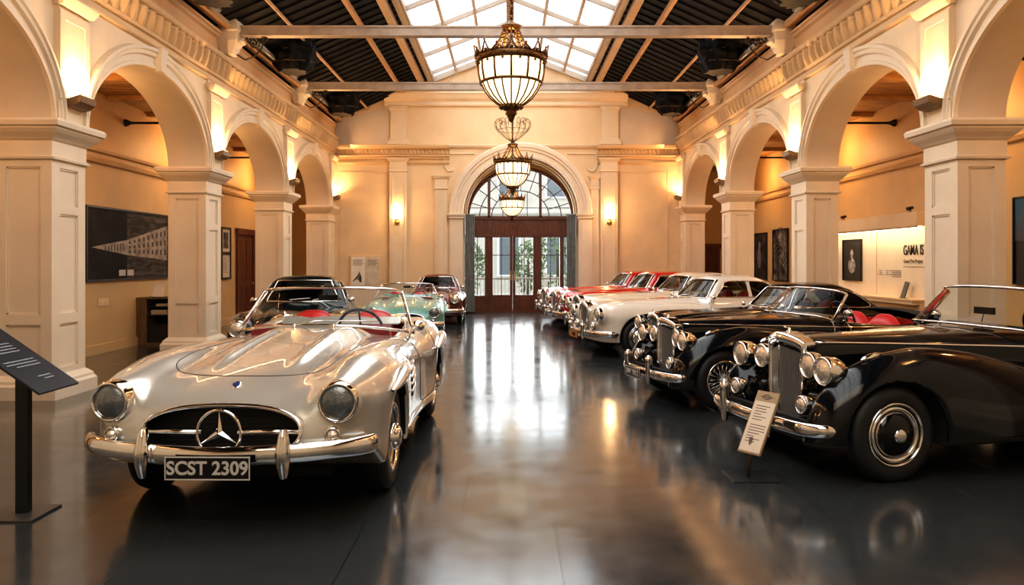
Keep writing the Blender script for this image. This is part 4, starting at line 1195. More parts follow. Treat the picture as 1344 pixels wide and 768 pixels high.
def cp_body(x, y, z):
    ax = np.abs(x); f = cp_outer(x, y, z); G = cp_green(x, y, z)
    f = arches(f, x, y, z, -.12, .385, .56, .34); f = arches(f, x, y, z, 2.6, .375, .58, .34)
    cab = np.maximum(smax(ax-.62, np.maximum(1.32-y, y-2.72), .08), np.maximum(.46-z, z-1.02))
    cav = np.minimum(np.maximum(G+.032, .94-z), cab)
    f = np.maximum(f, -cav)
    # windscreen, side lights, rear light
    zc = 1.165
    ws = np.maximum(smax(np.abs(z-zc)-.165, ax-(.60-.36*(z-.95)), .05), y-1.85+.0*z)
    ws = np.maximum(ws, 1.0+.95*(z-.95)-y)
    f = smax(f, -ws, .012)
    yA = 1.36+.95*(z-.95)
    s1 = smax(smax(np.abs(z-1.155)-.135, yA-y, .03), y-2.10, .03)
    s2 = smax(smax(np.abs(z-1.155)-.135, 2.17-y, .03), y-(2.86-1.05*(z-.98)), .05)
    s = np.maximum(np.minimum(s1, s2), .40-ax)
    f = smax(f, -s, .012)
    rw = np.maximum(smax(np.abs(z-1.17)-.11, ax-.44, .06), 2.45-y)
    return smax(f, -rw, .012)
RED = paint('red_paint', (.50,.010,.010), rough=.22)
WHITE = paint('ivory_paint', (.74,.69,.60), rough=.25)
def make_coupe():
    root = empty('vintage_coupe', (0,0,0))
    P, Q = isosurf(cp_body, (-.98,-.98,.14), (.98,3.75,1.50), .019)
    c = P[Q].mean(1); ax = np.abs(c[:,0]); mi = np.zeros(len(Q), int)
    ins = cp_outer(*c.T) < -.024; mi[ins] = 1
    cabf = ins & (ax < .68) & (c[:,1] > 1.2) & (c[:,1] < 3.2) & (c[:,2] > .43); mi[cabf] = 2
    mi[c[:,2] < .27] = 1
    link('body', mesh_from('body', P, Q, [RED, UNDER, LINING], mi, 30), root)
    P, Q = isosurf(lambda X,Y,Z: np.maximum(cp_green(X,Y,Z)+.015, .97-Z), (-.8,1.0,.93), (.8,3.4,1.48), .03)
    c = P[Q].mean(1); keep = (c[:,2] > .985) & (c[:,2] < 1.36); Q = Q[keep]
    link('window_glass', mesh_from('window_glass', P, Q, [DGLASS], np.zeros(len(Q), int), 0), root)
    f = cp_outer
    # chrome trims round the windscreen and the side windows
    b = MB(); pts = []
    for (x, z) in dense([(0,1.0),(.45,1.0),(.565,1.01),(.50,1.16),(.44,1.30),(.40,1.325),(0,1.335),(-.40,1.325),(-.44,1.30),(-.50,1.16),(-.565,1.01),(-.45,1.0),(0,1.0)], 6)[:-1]:
        q = front_pt(cp_green, x, z, .5); pts.append(q+Vector((0,-.004,0)))
    b.tube(pts, .012, 8, closed=True); b.build('windscreen_trim', CHROME, root)
    for sx in (-1, 1):
        b = MB(); pts = [side_pt(cp_green, y, z, sx) for y, z in dense([(1.42,1.015),(1.56,1.16),(1.70,1.29),(2.1,1.30),(2.45,1.28),(2.68,1.16),(2.80,1.015),(2.1,1.015),(1.42,1.015)], 6)[:-1]]
        b.tube([p+Vector((sx*.003,0,0)) for p in pts if p is not None], .009, 6, closed=True); b.build('window_trim', CHROME, root)
        d = MB(); d.tube([q for q in (side_pt(f, y, z, sx) for y, z in dense([(1.28,.93),(1.26,.6),(1.30,.36),(2.05,.36),(2.14,.5),(2.16,.93)], 8)) if q], .004, 6); d.build('door_seam', BLACKT, root)
        st = MB(); st.tube([side_pt(f, y, .30, sx) for y in np.linspace(.42,2.15,16)], .011, 8); st.build('sill_strip', CHROME, root)
        q = side_pt(f, 2.0, .80, sx); h = MB(); h.tube([q+Vector((0,-.07,0)), q+Vector((sx*.03,-.03,0)), q+Vector((sx*.03,.05,0))], .009, 8); h.build('door_handle', CHROME, root)
        headlamp(root, (sx*.62,-.845,.735), .098, .020, LENSW, .08)
        headlamp(root, (sx*.40,-.85,.52), .065, .012, LENSW, .03, shell=.07, name='fog_lamp')
        overrider(root, sx*.32, -1.0, .30, .58)
        sb = MB(); sb.tube([front_pt(f, sx*.28, z)+Vector((0,-.006,0)) for z in np.linspace(.45,.80,8)], .012, 6); sb.build('nose_strip', CHROME, root)
        for yw in (-.12, 2.6): wheel(root, 'disc', sx*.735, yw, .335, .165, sx, BLACKT, CHROME)
        wp = MB(); wp.tube([(sx*.14,1.10,1.0),(sx*.2,1.14,1.03),(sx*.14+.26,1.19,1.05)], .005, 6); wp.build('wiper', CHROME, root)
        seat(root, sx*.29, 1.78, .46, .50, REDL, .60)
        wing_mirror(root, side_pt(f, 1.30, .86, sx)+Vector((-sx*.06,0,.06)), sx)
    upright_grille(root, -.87, .40, .94, .30, .36, .03, 7, .12)
    bumper('front_bumper', root, [(-.86,-.55,.41),(-.82,-.72,.41),(-.66,-.88,.41),(-.35,-.955,.41),(0,-.975,.41),(.35,-.955,.41),(.66,-.88,.41),(.82,-.72,.41),(.86,-.55,.41)], .052, (1.,.55))
    bumper('rear_bumper', root, [(-.80,3.2,.43),(-.66,3.5,.43),(0,3.66,.43),(.66,3.5,.43),(.80,3.2,.43)], .05, (1.,.55))
    rs = MB()
    for k in range(9): rs.sphere((-.48+.12*k, 2.5, .55), .16, 10, 8, sc=(.55,1.3,.55))
    rs.prism([(2.56,.5),(2.70,1.0),(2.76,1.0),(2.74,.5)], 'x', -.55, .55); rs.build('rear_seat', REDL, root)
    ds = MB(); ds.prism([(1.24,.70),(1.26,.985),(1.36,.99),(1.42,.94),(1.40,.75)], 'x', -.56, .56); ds.build('dashboard', TANL, root)
    steering(root, (.30,1.58,.98), .19)
    ex = MB(); ex.box((-.5,-.4,.19),(.5,3.1,.26)); ex.build('underside', UNDER, root)
    return root
# ================================================================== the parked cars
def place(o, x, y, nose, scale, label, name, group):
    a = math.atan2(nose[0], -nose[1]); o.rotation_euler = (0,0,a); o.location = (x,y,0); o.scale = (scale,)*3
    o.name = name; return tag(o, label, 'car', group)
def plate(root, body, bm, lm, loc, w=.44, h=.11, size=.085):
    p = empty('number_plate', loc); p.parent = root
    b = MB(); b.cbox((0,0,0), (w,.012,h)); b.build('plate', bm, p, bevel=.004)
    b = MB()
    for c_, d_ in (((0,-.008,h/2-.004),(w,.004,.006)),((0,-.008,-h/2+.004),(w,.004,.006)),((w/2-.003,-.008,0),(.006,.004,h)),((-w/2+.003,-.008,0),(.006,.004,h))): b.cbox(c_, d_)
    b.build('plate_border', lm, p)
    text('plate_lettering', body, size, lm, p, (0,-.009,-.002), (PI/2,0,0), .002, bold=.002)
GL_, GR_ = 'cars parked along the left side', 'cars parked along the right side'
slr = make_roadster()
teal = copy_tree(slr)
place(slr, -1.69, 5.40, (-.014,-1), 1.06, 'silver roadster with star grille and number plate SCST 2309', 'silver_roadster', GL_)
slr.scale = (1.055, 1.04, 1.085)
TEAL = mat('teal_paint', (.15,.36,.31), rough=.25, coat=.4, coat_rough=.02, noise=.02)
for ch in list(teal.children):       # the teal car has no star, no plate
    if ch.name.startswith('number_plate') or ch.name.startswith('nose_badge'):
        for g in list(ch.children_recursive)+[ch]: bpy.data.objects.remove(g)
    elif ch.name.startswith('grille'):
        for g in list(ch.children):
            if g.name.startswith('star'): bpy.data.objects.remove(g)
swap(teal, {'silver_paint': TEAL})
place(teal, -2.06, 15.05, (.10,-.995), .90, 'pale teal roadster with its hood down, between the dark and maroon cars', 'teal_roadster', GL_)
cp = make_coupe()
def coupe(x, y, nose, sc, label, name, group, paintm=None, extra=None):
    o = copy_tree(cp)
    t = dict(extra or {})
    if paintm: t['red_paint'] = paintm
    if t: swap(o, t)
    return place(o, x, y, nose, sc, label, name, group)
MAROON = mat('maroon_paint', (.15,.028,.015), rough=.15, coat=.6, noise=.05)
GREENB = mat('blackish_green_paint', (.006,.011,.013), rough=.1, spec=.4, noise=.05)
CREAMP = paint('cream_paint', (.70,.60,.47), rough=.25)
coupe(-3.08, 10.85, (.15,-.989), .97, 'blackish green closed saloon behind the silver roadster', 'dark_saloon', GL_, GREENB, {'red_leather': TANL})
coupe(-1.92, 19.75, (.03,-1), .88, 'maroon brown coupe, last car of the left row', 'maroon_coupe', GL_, MAROON)
NR = (-.966,-.259)
place(cp, 1.74, 20.7, (-.98,-.2), .95, 'red coupe at the far end of the right row, closest to the doors', 'red_coupe', GR_)
coupe(1.88, 18.2, (-.975,-.22), .97, 'red coupe second from the doors with its red roof and chrome front', 'red_coupe', GR_)
coupe(2.20, 15.9, NR, .97, 'cream coupe parked between the red and the ivory coupes', 'cream_coupe', GR_, CREAMP)
W_ = coupe(2.10, 13.45, NR, .96, 'ivory white coupe with an orange number plate', 'ivory_coupe', GR_, WHITE)
plate(W_, '7402', ORANGE, PLATEB, (-.0,-1.05,.36), .34, .12, .09)
coupe(2.88, 11.45, NR, .90, 'black closed coupe half hidden between the ivory coupe and the black tourer', 'black_coupe', GR_, BLACKP)
B1 = make_drophead('disc'); ND = (-.97,-.242)
B2 = make_drophead('wire')
place(B1, 2.66, 6.27, ND, 1.0, 'black open tourer nearest the camera with plain disc hubcaps, sign at its nose', 'black_tourer', GR_)
place(B2, 2.19, 8.84, ND, .93, 'black open tourer with wire wheels and red seats, second in the right row', 'black_tourer', GR_)
plate(B2, 'SW 7812', PLATEB, PLATEW, (-.0,-.87,.37), .44, .12, .095)
# ================================================================== chandeliers and wall lamps
BRONZE = mat('aged_bronze', (.16,.085,.035), .38, .85, noise=.3, noise_scale=30)
def lamp_glass(name, col, s):
    m = mat(name, (.9,.75,.5), rough=.3, emit=col, emit_s=s)
    return m
LITG = lamp_glass('lit_frosted_glass', (1.,.74,.42), 1.9)
BULB = lamp_glass('glowing_bulb', (1.,.80,.52), 14.)
CHANDS, SCONCES = [], []
def make_chandelier():
    r = empty('chandelier', (0,0,0))
    R = .40
    # crown band with fleur points
    c = MB()
    c.lathe([(R-.01,-.045),(R+.014,-.035),(R+.02,0),(R+.014,.04),(R-.01,.045),(R-.02,0),(R-.01,-.03)], 48)
    for k in range(16):
        a = 2*PI*k/16; M = Matrix.Rotation(a, 4, 'Z')
        h = .15 if k % 2 == 0 else .09
        P = lambda x, z, o=0: M @ Vector((R+o, x, z))
        c.tube([P(-.07,.03), P(-.045,.05,.015), P(0,h,.03)], [.014,.013,.008], 6); c.tube([P(.07,.03), P(.045,.05,.015), P(0,h,.03)], [.014,.013,.008], 6)
        c.sphere(P(0,h+.012,.03), .016, 8, 6); c.sphere(P(0,.05,.012), .02, 8, 6)
        c.sphere(P(.078,0,.012), .014, 8, 6)
    c.build('crown', BRONZE, r)
    # glass drum
    g = MB(); g.lathe([(R-.025,-.02),(R-.03,-.15),(R-.055,-.27)], 48); g.build('glass_drum', LITG, r)
    b = MB()
    for z, q, t in ((-.275,R-.045,.017),(-.035,R-.008,.014)):
        b.tube([(math.cos(2*PI*k/48)*q, math.sin(2*PI*k/48)*q, z) for k in range(48)], t, 8, closed=True)
    for k in range(12):
        a = 2*PI*k/12; b.tube([(math.cos(a)*(R-.012), math.sin(a)*(R-.012), -.03), (math.cos(a)*(R-.02), math.sin(a)*(R-.02), -.15), (math.cos(a)*(R-.045), math.sin(a)*(R-.045), -.275)], .014, 6)
        a += PI/12; q = R-.018; b.sphere((math.cos(a)*q, math.sin(a)*q, -.06), .016, 6, 4)
    b.build('drum_frame', BRONZE, r)
    # bowl
    prof = [(R-.055,-.28),(R-.09,-.36),(R-.15,-.44),(R-.22,-.50),(R-.29,-.54)]
    g = MB(); g.lathe([(a-.01, z) for a, z in prof], 48); g.build('glass_bowl', LITG, r)
    b = MB()
    for k in range(20):
        a = 2*PI*k/20; b.tube([(math.cos(a)*q, math.sin(a)*q, z) for q, z in prof], .0095, 6)
    b.lathe([(.13,-.525),(.135,-.545),(.11,-.57),(.075,-.585),(.06,-.60),(.07,-.63),(.045,-.655),(.03,-.70),(.022,-.72),(.001,-.73)], 20)
    for k in range(14):
        a = 2*PI*k/14; b.sphere((math.cos(a)*.125, math.sin(a)*.125, -.555), .02, 6, 4)
    b.build('bowl_cage', BRONZE, r)
    # chains rising to the gallery
    b = MB()
    for k in range(12):
        a = 2*PI*k/12; q0, q1 = R-.02, .085
        pts = [(math.cos(a)*(q0+(q1-q0)*t**.45), math.sin(a)*(q0+(q1-q0)*t**.45), .03+.33*t) for t in [i/8 for i in range(9)]]
        b.tube(pts, .011, 5)
        for p in pts[1:-1:1]: b.sphere(p, .018, 6, 4)
    b.lathe([(.085,.34),(.105,.355),(.105,.375),(.12,.39),(.10,.405),(.05,.42),(.03,.46),(.001,.47)], 20)
    b.build('chain_gallery', BRONZE, r)
    bl = MB()
    for k in range(5):
        a = 2*PI*k/5; bl.sphere((math.cos(a)*.16, math.sin(a)*.16, -.14), .035, 10, 8, sc=(1,1,1.5))
    bl.build('bulb_cluster', BULB, r)
    return r
ch0 = make_chandelier()
CL = ['large bronze chandelier, lowest and nearest of the three in line', 'middle bronze chandelier with a flaring wire crown', 'bronze chandelier farthest away, hanging before the fanlight']
for i, (px, y, z, sc) in enumerate(((671,8.9,3.95,1.0),(673,16.7,3.77,1.0),(672,21.2,3.32,.86))):
    o = ch0 if i == 0 else copy_tree(ch0)
    x = (px-668)/1000*y; o.location = (x, y, z); o.scale = (sc,)*3; tag(o, CL[i], 'chandelier', 'chandeliers down the middle of the hall')
    top = (ZR-.2-z)/sc
    rd = MB()
    n = int((top-.46)/.12)
    rd.tube([(0,0,.45),(0,0,top)], .010 if i else .014, 6)
    for k in range(n): rd.sphere((0,0,.5+.12*k), .020, 6, 4, sc=(1,1,1.6))
    rd.build('hanging_chain', BRONZE, o)
    if i:
        wc = MB()
        for k in range(16):
            a = 2*PI*k/16; ca, sa = math.cos(a), math.sin(a)
            pts = [(ca*q, sa*q, zz) for q, zz in dense([(.03,.45),(.20,.56),(.36,.72),(.40,.86),(.32,.94),(.24,.90),(.27,.82)], 5)]
            wc.tube(pts, .006, 5)
        wc.tube([(math.cos(2*PI*k/40)*.34, math.sin(2*PI*k/40)*.34, .70) for k in range(40)], .006, 5, closed=True)
        wc.build('wire_crown', BRONZE, o)
    CHANDS.append((x, y, z-.32*sc))
BRASS = mat('aged_brass', (.55,.38,.16), .3, 1.)
sc0 = None
for i, px in enumerate((522, 799)):
    x, z = wall_px(px), 1.6-(283-343)/1000*YF
    if sc0 is None:
        sc0 = empty('wall_sconce', (0,0,0)); b = MB()
        b.lathe([(.001,0),(.07,0),(.08,.015),(.05,.03),(.02,.05)], 20, Matrix.Translation((0,0,-.22)) @ Matrix.Rotation(PI/2,4,'X'))
        b.tube([(0,-.03,-.22),(0,-.12,-.25),(0,-.16,-.20),(0,-.16,-.14)], .014, 8)
        b.lathe([(.05,-.15),(.07,-.13),(.03,-.10)], 16, Matrix.Translation((0,-.16,0))); b.build('bracket', BRASS, sc0)
        g = MB()
        g.lathe([(.035,-.12),(.055,-.05),(.06,.10),(.045,.26)], 20, Matrix.Translation((-.085,-.15,0))); g.build('glass_tube', lamp_glass('sconce_glass', (1.,.74,.40), 9.), sc0)
        g = MB(); g.lathe([(.035,-.12),(.055,-.05),(.06,.10),(.045,.26)], 20, Matrix.Translation((.085,-.15,0))); g.build('glass_tube', MATS['sconce_glass'], sc0)
        g = MB(); g.lathe([(.035,-.10),(.055,-.02),(.06,.16),(.04,.34)], 20, Matrix.Translation((0,-.18,.02))); g.build('glass_tube', MATS['sconce_glass'], sc0)
        o = sc0
    else: o = copy_tree(sc0)
    o.location = (x, YF-.13, z); tag(o, 'lit glass wall sconce on the end wall pilaster %s the doors' % ('left of' if i == 0 else 'right of'), 'sconce', 'end wall sconces')
    SCONCES.append((x, YF-.42, z+.05))
# pier uplights
UPT = ['just beside the camera', 'nearest visible', 'second', 'third', 'farthest']
up0 = None
for s, X, nm in ((-1, XL, 'left'), (1, XR, 'right')):
    for i, c in enumerate(COLS):
        if i == 0: continue
        if up0 is None:
            up0 = empty('pier_uplight', (0,0,0)); b = MB()
            b.prism([(-.02,0),(-.02,.10),(.17,.16),(.19,.14),(.17,.07),(.10,.02)], 'y', -.17, .17); b.build('housing', mat('uplight_bronze', (.24,.15,.08), .4, .5), up0, bevel=.006)
            g = MB(); g.add([(.02,-.14,.125),(.155,-.14,.165),(.155,.14,.165),(.02,.14,.125)], [(0,1,2,3)]); g.build('lamp_lens', BULB, up0); o = up0
        else: o = copy_tree(up0)
        o.location = (X-s*.06, c+CD/2, 3.42); o.rotation_euler = (0,0,0 if s < 0 else PI)
        tag(o, 'small uplight on the %s of the %s arcade' % (['', 'first big pier', 'second pier', 'third pier', 'last pier'][i], nm), 'uplight', 'pier uplights')

# ================================================================== things on the walls
FRAMEB = mat('black_picture_frame', (.012,.011,.010), .35)
def photo_mat(name, dark, light, seed, scale=(3,3,3), horiz=.5):
    m = bpy.data.materials.new(name); m.use_nodes = True; N = m.node_tree.nodes; L = m.node_tree.links
    b = N['Principled BSDF']; b.inputs['Roughness'].default_value = .55; b.inputs['Specular IOR Level'].default_value = .15
    tc = N.new('ShaderNodeTexCoord'); mp = N.new('ShaderNodeMapping'); mp.inputs['Scale'].default_value = scale; mp.inputs['Location'].default_value = (seed,seed,seed)
    nz = N.new('ShaderNodeTexNoise'); nz.inputs['Scale'].default_value = 2.; nz.inputs['Detail'].default_value = 9; nz.inputs['Roughness'].default_value = .7; nz.inputs['Distortion'].default_value = .8
    r = N.new('ShaderNodeValToRGB'); r.color_ramp.elements[0].position = .45; r.color_ramp.elements[1].position = .72
    r.color_ramp.elements[0].color = (*dark,1); r.color_ramp.elements[1].color = (*light,1)
    L.new(tc.outputs['Object'], mp.inputs['Vector']); L.new(mp.outputs['Vector'], nz.inputs['Vector']); L.new(nz.outputs['Fac'], r.inputs['Fac']); L.new(r.outputs['Color'], b.inputs['Base Color'])
    return m
def wall_frame(name, Xa, s, y0, y1, z0, z1, m, label, cat, fw=.05, group=None, fmat=None, depth=.05):
    """framed picture flat on an aisle wall; local x runs along the wall away from the camera"""
    o = empty(name, (Xa-s*.002, (y0+y1)/2, (z0+z1)/2)); tag(o, label, cat, group)
    w, h = (y1-y0)/2, (z1-z0)/2
    f = MB()
    for a, b, c, d in ((-w,-w+fw,-h,h),(w-fw,w,-h,h),(-w+fw,w-fw,-h,-h+fw),(-w+fw,w-fw,h-fw,h)):
        x0, x1 = sorted((0, -s*depth)); f.box((x0,a,c),(x1,b,d))
    f.build('frame', fmat or FRAMEB, o)
    p = MB(); x0, x1 = sorted((0, -s*.025)); p.box((x0,-w+fw,-h+fw),(x1,w-fw,h-fw)); p.build('print', m, o)
    return o, w-fw, h-fw
# big photograph of a street with an arcaded building
o, w, h = wall_frame('framed_photograph', XAL, -1, 12.72, 15.8, 1.25, 2.55, photo_mat('night_sky_print', (.006,.006,.007), (.030,.026,.022), 1, (.6,.6,.6)), 'large framed black and white photograph of a street, left aisle wall', 'picture', .035)
PG = mat('print_grey', (.30,.24,.17), .4, noise=.5, noise_scale=8); PD = mat('print_dark', (.02,.018,.016), .4); PM = photo_mat('print_ground', (.03,.026,.022), (.16,.13,.10), 4, (2,1,6))
P = MB()
def pq(a, b, c, d, mi, x=.028): P.add([(x, a[0]*w, a[1]*h), (x, b[0]*w, b[1]*h), (x, c[0]*w, c[1]*h), (x, d[0]*w, d[1]*h)], [(0,1,2,3)], mi)
pq((-.10,-1),(1,-1),(1,1),(-.10,1),2,.0265)
pq((-.10,-.30),(1,-.45),(1,.70),(-.10,.15),0)
for k in range(9):
    x = -.06+k*.12; t = (x+.1)/1.1; top = .15+.55*t; bot = -.30-.15*t
    for r in range(3):
        z0 = bot+(top-bot)*(.14+.29*r); z1 = z0+(top-bot)*.17
        pq((x,z0),(x+.05,z0),(x+.05,z1),(x,z1),1,.030)
pq((-.9,-.10),(-.10,-.30),(-.10,.15),(-.55,.02),0); 
for k in range(7): x = -.62+k*.07; pq((x,-.18),(x+.025,-.19),(x+.025,-.06+.02*k),(x,-.07+.02*k),1,.030)
P.build('building_image', [PG, PD, PM], o)
P = MB()
for k, x in enumerate((-.30,-.10)): P.add([(.031,x*w,-.92*h),(.031,(x+.16)*w,-.92*h),(.031,(x+.16)*w,-.74*h),(.031,x*w,-.74*h)], [(0,1,2,3)])
P.build('caption_card', mat('card_white', (.55,.50,.44), .5), o)
# pair of framed documents beside the left door
PAPER = mat('aged_paper', (.66,.57,.44), .6, noise=.15, noise_scale=10)
o, w, h = wall_frame('framed_document', XAL, -1, 18.72, 19.35, 1.15, 2.45, PAPER, 'tall black frame holding two documents beside the mahogany door', 'picture', .05)
P = MB(); P.box((.026,-w,-.04),(.04,w,.04)); P.build('frame_rail', FRAMEB, o)
P = MB(); P.box((.026,-w*.6,.12),(.03,w*.6,.52)); P.build('document_image', photo_mat('grey_print', (.05,.045,.04), (.35,.3,.25), 9, (4,4,4)), o)
P = MB()
for k in range(9): P.box((.026,-w*.65,-.12-.045*k),(.028,w*(.3+.3*((k*7) % 3)/2),-.11-.045*k))
P.build('document_lines', mat('faded_ink', (.12,.09,.07), .7), o)
# right aisle posters
for k, (y0, y1, z0, z1) in enumerate(((21.05,22.25,1.08,2.40),(19.45,20.55,1.08,2.45))):
    o, w, h = wall_frame('art_print', XAR, 1, y0, y1, z0, z1, photo_mat('dark_print_%s' % 'ab'[k], (.012,.011,.011), (.42,.38,.33) if k else (.16,.14,.12), 12+5*k, (1,2.2,1.1) if k else (1,3,1.5)), ['narrow black poster with a faint pale figure, right aisle wall', 'dark poster with pale swirling streaks, right aisle wall'][k], 'poster', .03, 'posters at the far end of the right aisle')
    P = MB()
    if k == 0:
        P.sphere((-.03,0,.30), .10, 12, 8, sc=(.08,1,1.2)); P.sphere((-.03,.02,-.05), .16, 12, 8, sc=(.05,1,1.9))
        P.build('pale_figure', mat('pale_print', (.20,.18,.16), .5, noise=.6, noise_scale=20), o)
    else:
        for q in range(7):
            P.tube([(-.03,-w*.9+2*w*.9*t,-h*.75+.15*q+.32*math.sin(PI*t)) for t in [i/14 for i in range(15)]], .011, 4)
        P.build('swirl_streaks', mat('pale_print', (.20,.18,.16), .5, noise=.6, noise_scale=20), o)
o, w, h = wall_frame('blue_poster', XAR, 1, 9.66, 10.75, 1.27, 2.50, mat('poster_night', (.006,.010,.016), .3), 'tall poster fading from blue sky to black at the right edge', 'poster', .02)
m = bpy.data.materials.new('poster_sky'); m.use_nodes = True; N = m.node_tree.nodes; L = m.node_tree.links
tc = N.new('ShaderNodeTexCoord'); sp = N.new('ShaderNodeSeparateXYZ'); rr = N.new('ShaderNodeValToRGB'); mr = N.new('ShaderNodeMapRange')
mr.inputs['From Min'].default_value = -.1; mr.inputs['From Max'].default_value = .6
rr.color_ramp.elements[0].color = (.05,.05,.05,1); rr.color_ramp.elements[1].color = (.005,.10,.20,1)
L.new(tc.outputs['Object'], sp.inputs[0]); L.new(sp.outputs['Z'], mr.inputs['Value']); L.new(mr.outputs['Result'], rr.inputs['Fac']); L.new(rr.outputs['Color'], N['Principled BSDF'].inputs['Base Color']); N['Principled BSDF'].inputs['Roughness'].default_value = .3
P = MB(); P.box((-.029,-w,0),(-.026,w,h)); P.build('sky_image', m, o)
P = MB(); P.sphere((-.03,w*.1,.02), .13, 14, 8, sc=(.05,1.5,.8)); P.build('rock_image', mat('rock_print', (.35,.27,.2), .5, noise=.6, noise_scale=15), o)
P = MB()
for k in range(3): P.box((-.03,-w*.6,-h*.72-.03*k),(-.028,w*(.5-.2*k),-h*.72+.008-.03*k))
P.build('poster_lines', mat('card_white', (.55,.50,.44), .5), o)

# lit exhibition bay with lettering
bay = empty('exhibition_board', (XAR, 14.72, 0)); tag(bay, 'lit cream exhibition board with shelf and large lettering, right aisle', 'display board')
y0, y1 = 12.85-14.72, 16.55-14.72
LITB = wall_tex('board_cream', (.84,.72,.54))
b = MB(); b.box((-.05,y0,.55),(-.0,y1,2.22)); b.build('panel', LITB, bay)
b = MB(); b.box((-.30,y0-.05,2.20),(0,y1+.05,2.44)); b.box((-.28,y0,2.17),(-.25,y1,2.20)); b.build('pelmet', CREAM_D, bay)
b = MB(); b.box((-.245,y0+.02,2.165),(-.19,y1-.02,2.19)); b.build('light_strip', BULB, bay)
b = MB(); b.box((-.34,y0,.86),(0,y1,.92)); b.box((-.36,y0-.02,.92),(0,y1+.02,.95)); b.box((-.22,y0,.05),(0,y1,.86)); b.build('shelf', CREAM_D, bay)
b = MB(); b.box((-.075,13.95-14.72,1.0),(-.05,13.99-14.72,2.17)) if False else b.box((-.06,15.2-14.72-.5,.95),(-.05,15.2-14.72-.485,2.17)); b.build('panel_joint', CREAM_D, bay)
INK = mat('black_lettering', (.01,.009,.008), .5)
text('title_lettering', 'GAMA IS', .25, INK, bay, (-.056, 13.37-14.72, 1.79), (PI/2,0,-PI/2), .004, bold=.003).scale.x = .70
text('subtitle_lettering', 'Grand Prix Project', .10, mat('grey_lettering', (.12,.10,.08), .5), bay, (-.056, 13.38-14.72, 1.60), (PI/2,0,-PI/2), .002).scale.x = .82
b = MB(); b.box((-.056,12.92-14.72,1.50),(-.05,13.72-14.72,1.506)); b.build('caption_rule', MATS['grey_lettering'], bay)
for yy, n, ww in ((14.55,3,.12),(14.30,3,.10),(14.0,4,.42)):
    for k in range(n): b = MB(); b.box((-.056,yy-14.72-ww/2,1.42-.035*k),(-.05,yy-14.72+ww/2*(1 if k % 2 == 0 else .6),1.43-.035*k)); b.build('caption_line', MATS['grey_lettering'], bay)
wall_frame('portrait_print', XAR-.05, 1, 15.30, 16.12, 1.20, 2.05, mat('portrait_black', (.02,.019,.019), .4, noise=.4, noise_scale=5), 'black and white portrait print on the lit exhibition board', 'picture', .012)
po = bpy.data.objects['portrait_print']; b = MB()
b.sphere((-.028,0,.12), .09, 14, 10, sc=(.05,.8,1.1)); b.sphere((-.028,0,-.12), .17, 14, 10, sc=(.04,1,.9)); b.tube([(-.03,-.1,-.05),(-.03,-.02,.05),(-.03,.06,.0)], .03, 6, flat=(.2,1)); b.build('figure_image', mat('portrait_pale', (.35,.33,.31), .5, noise=.7, noise_scale=14), po)
b = MB(); M = Matrix.Translation((XAR-.22, 13.42, .95)) @ Matrix.Rotation(.25, 4, 'Y') @ Matrix.Rotation(.12,4,'X'); b.box((-.012,-.07,0),(.012,.07,.30),0,M)
tg = empty('leaning_plaque', (0,0,0)); tag(tg, 'small dark upright plaque leaning on the exhibition board shelf', 'plaque'); b.build('plaque_face', mat('slate_grey', (.06,.055,.05), .4), tg, bevel=.004)
b = MB(); b.box((XAR-.24,13.34,.951),(XAR-.17,13.5,.962)); b.build('plaque_foot', MATS['slate_grey'], tg)
for k, (y, z) in enumerate(((15.75,2.44),(13.15,2.44))):
    r = empty('clip_spotlight', (XAR-.22, y, z)); tag(r, 'tiny black spotlight clipped on the board pelmet, %s' % ['farther one','nearer one'][k], 'spotlight', 'pelmet spotlights')
    b = MB(); b.tube([(0,0,0),(0,0,.06)], .010, 6); b.cbox((0,0,.005),(.08,.05,.012)); b.build('clip', FRAMEB, r)
    b = MB(); b.tube([(.04,0,.09),(-.06,0,.06)], [.025,.035], 10); b.build('lamp_head', FRAMEB, r)
# notice board on the end wall
nb = empty('notice_board', (wall_px(480), YF-.005, 1.6-(356-343)/1000*YF)); tag(nb, 'cream framed notice board with two sheets on the end wall, left', 'notice board')
b = MB(); b.box((-.47,-.04,-.48),(.47,0,.48)); b.build('backing', CREAM_D, nb, bevel=.01)
for k, xx in enumerate((-.22,.22)): b = MB(); b.box((xx-.205,-.05,-.43),(xx+.205,-.04,.43)); b.build('sheet', PAPER if k else mat('pale_sheet', (.82,.76,.64), .6), nb)
b = MB()
for xx in (-.22,.22):
    for k in range(4): b.box((xx-.16,-.054,.33-.05*k),(xx+.16-.05*(k % 2),-.05,.345-.05*k))
b.build('sheet_lines', MATS['faded_ink'], nb)
b = MB()
for k in range(8): b.tube([(-.38+.02*k,-.053,-.30+.02*k),(-.25+.01*k,-.053,-.22+.03*k),(-.12,-.053,-.34+.02*k)], .010, 4)
b.build('drawing', MATS['faded_ink'], nb)
# socket plate and picture hook wire on the left aisle wall
b = MB(); b.box((XAL,13.15,.82),(XAL+.012,13.5,.95)); b.box((XAL+.012,13.2,.85),(XAL+.018,13.31,.92)); b.box((XAL+.012,13.34,.85),(XAL+.018,13.45,.92)); tag(b.build('socket_plate', CREAM_D), 'small cream socket plate under the large photograph', 'socket')

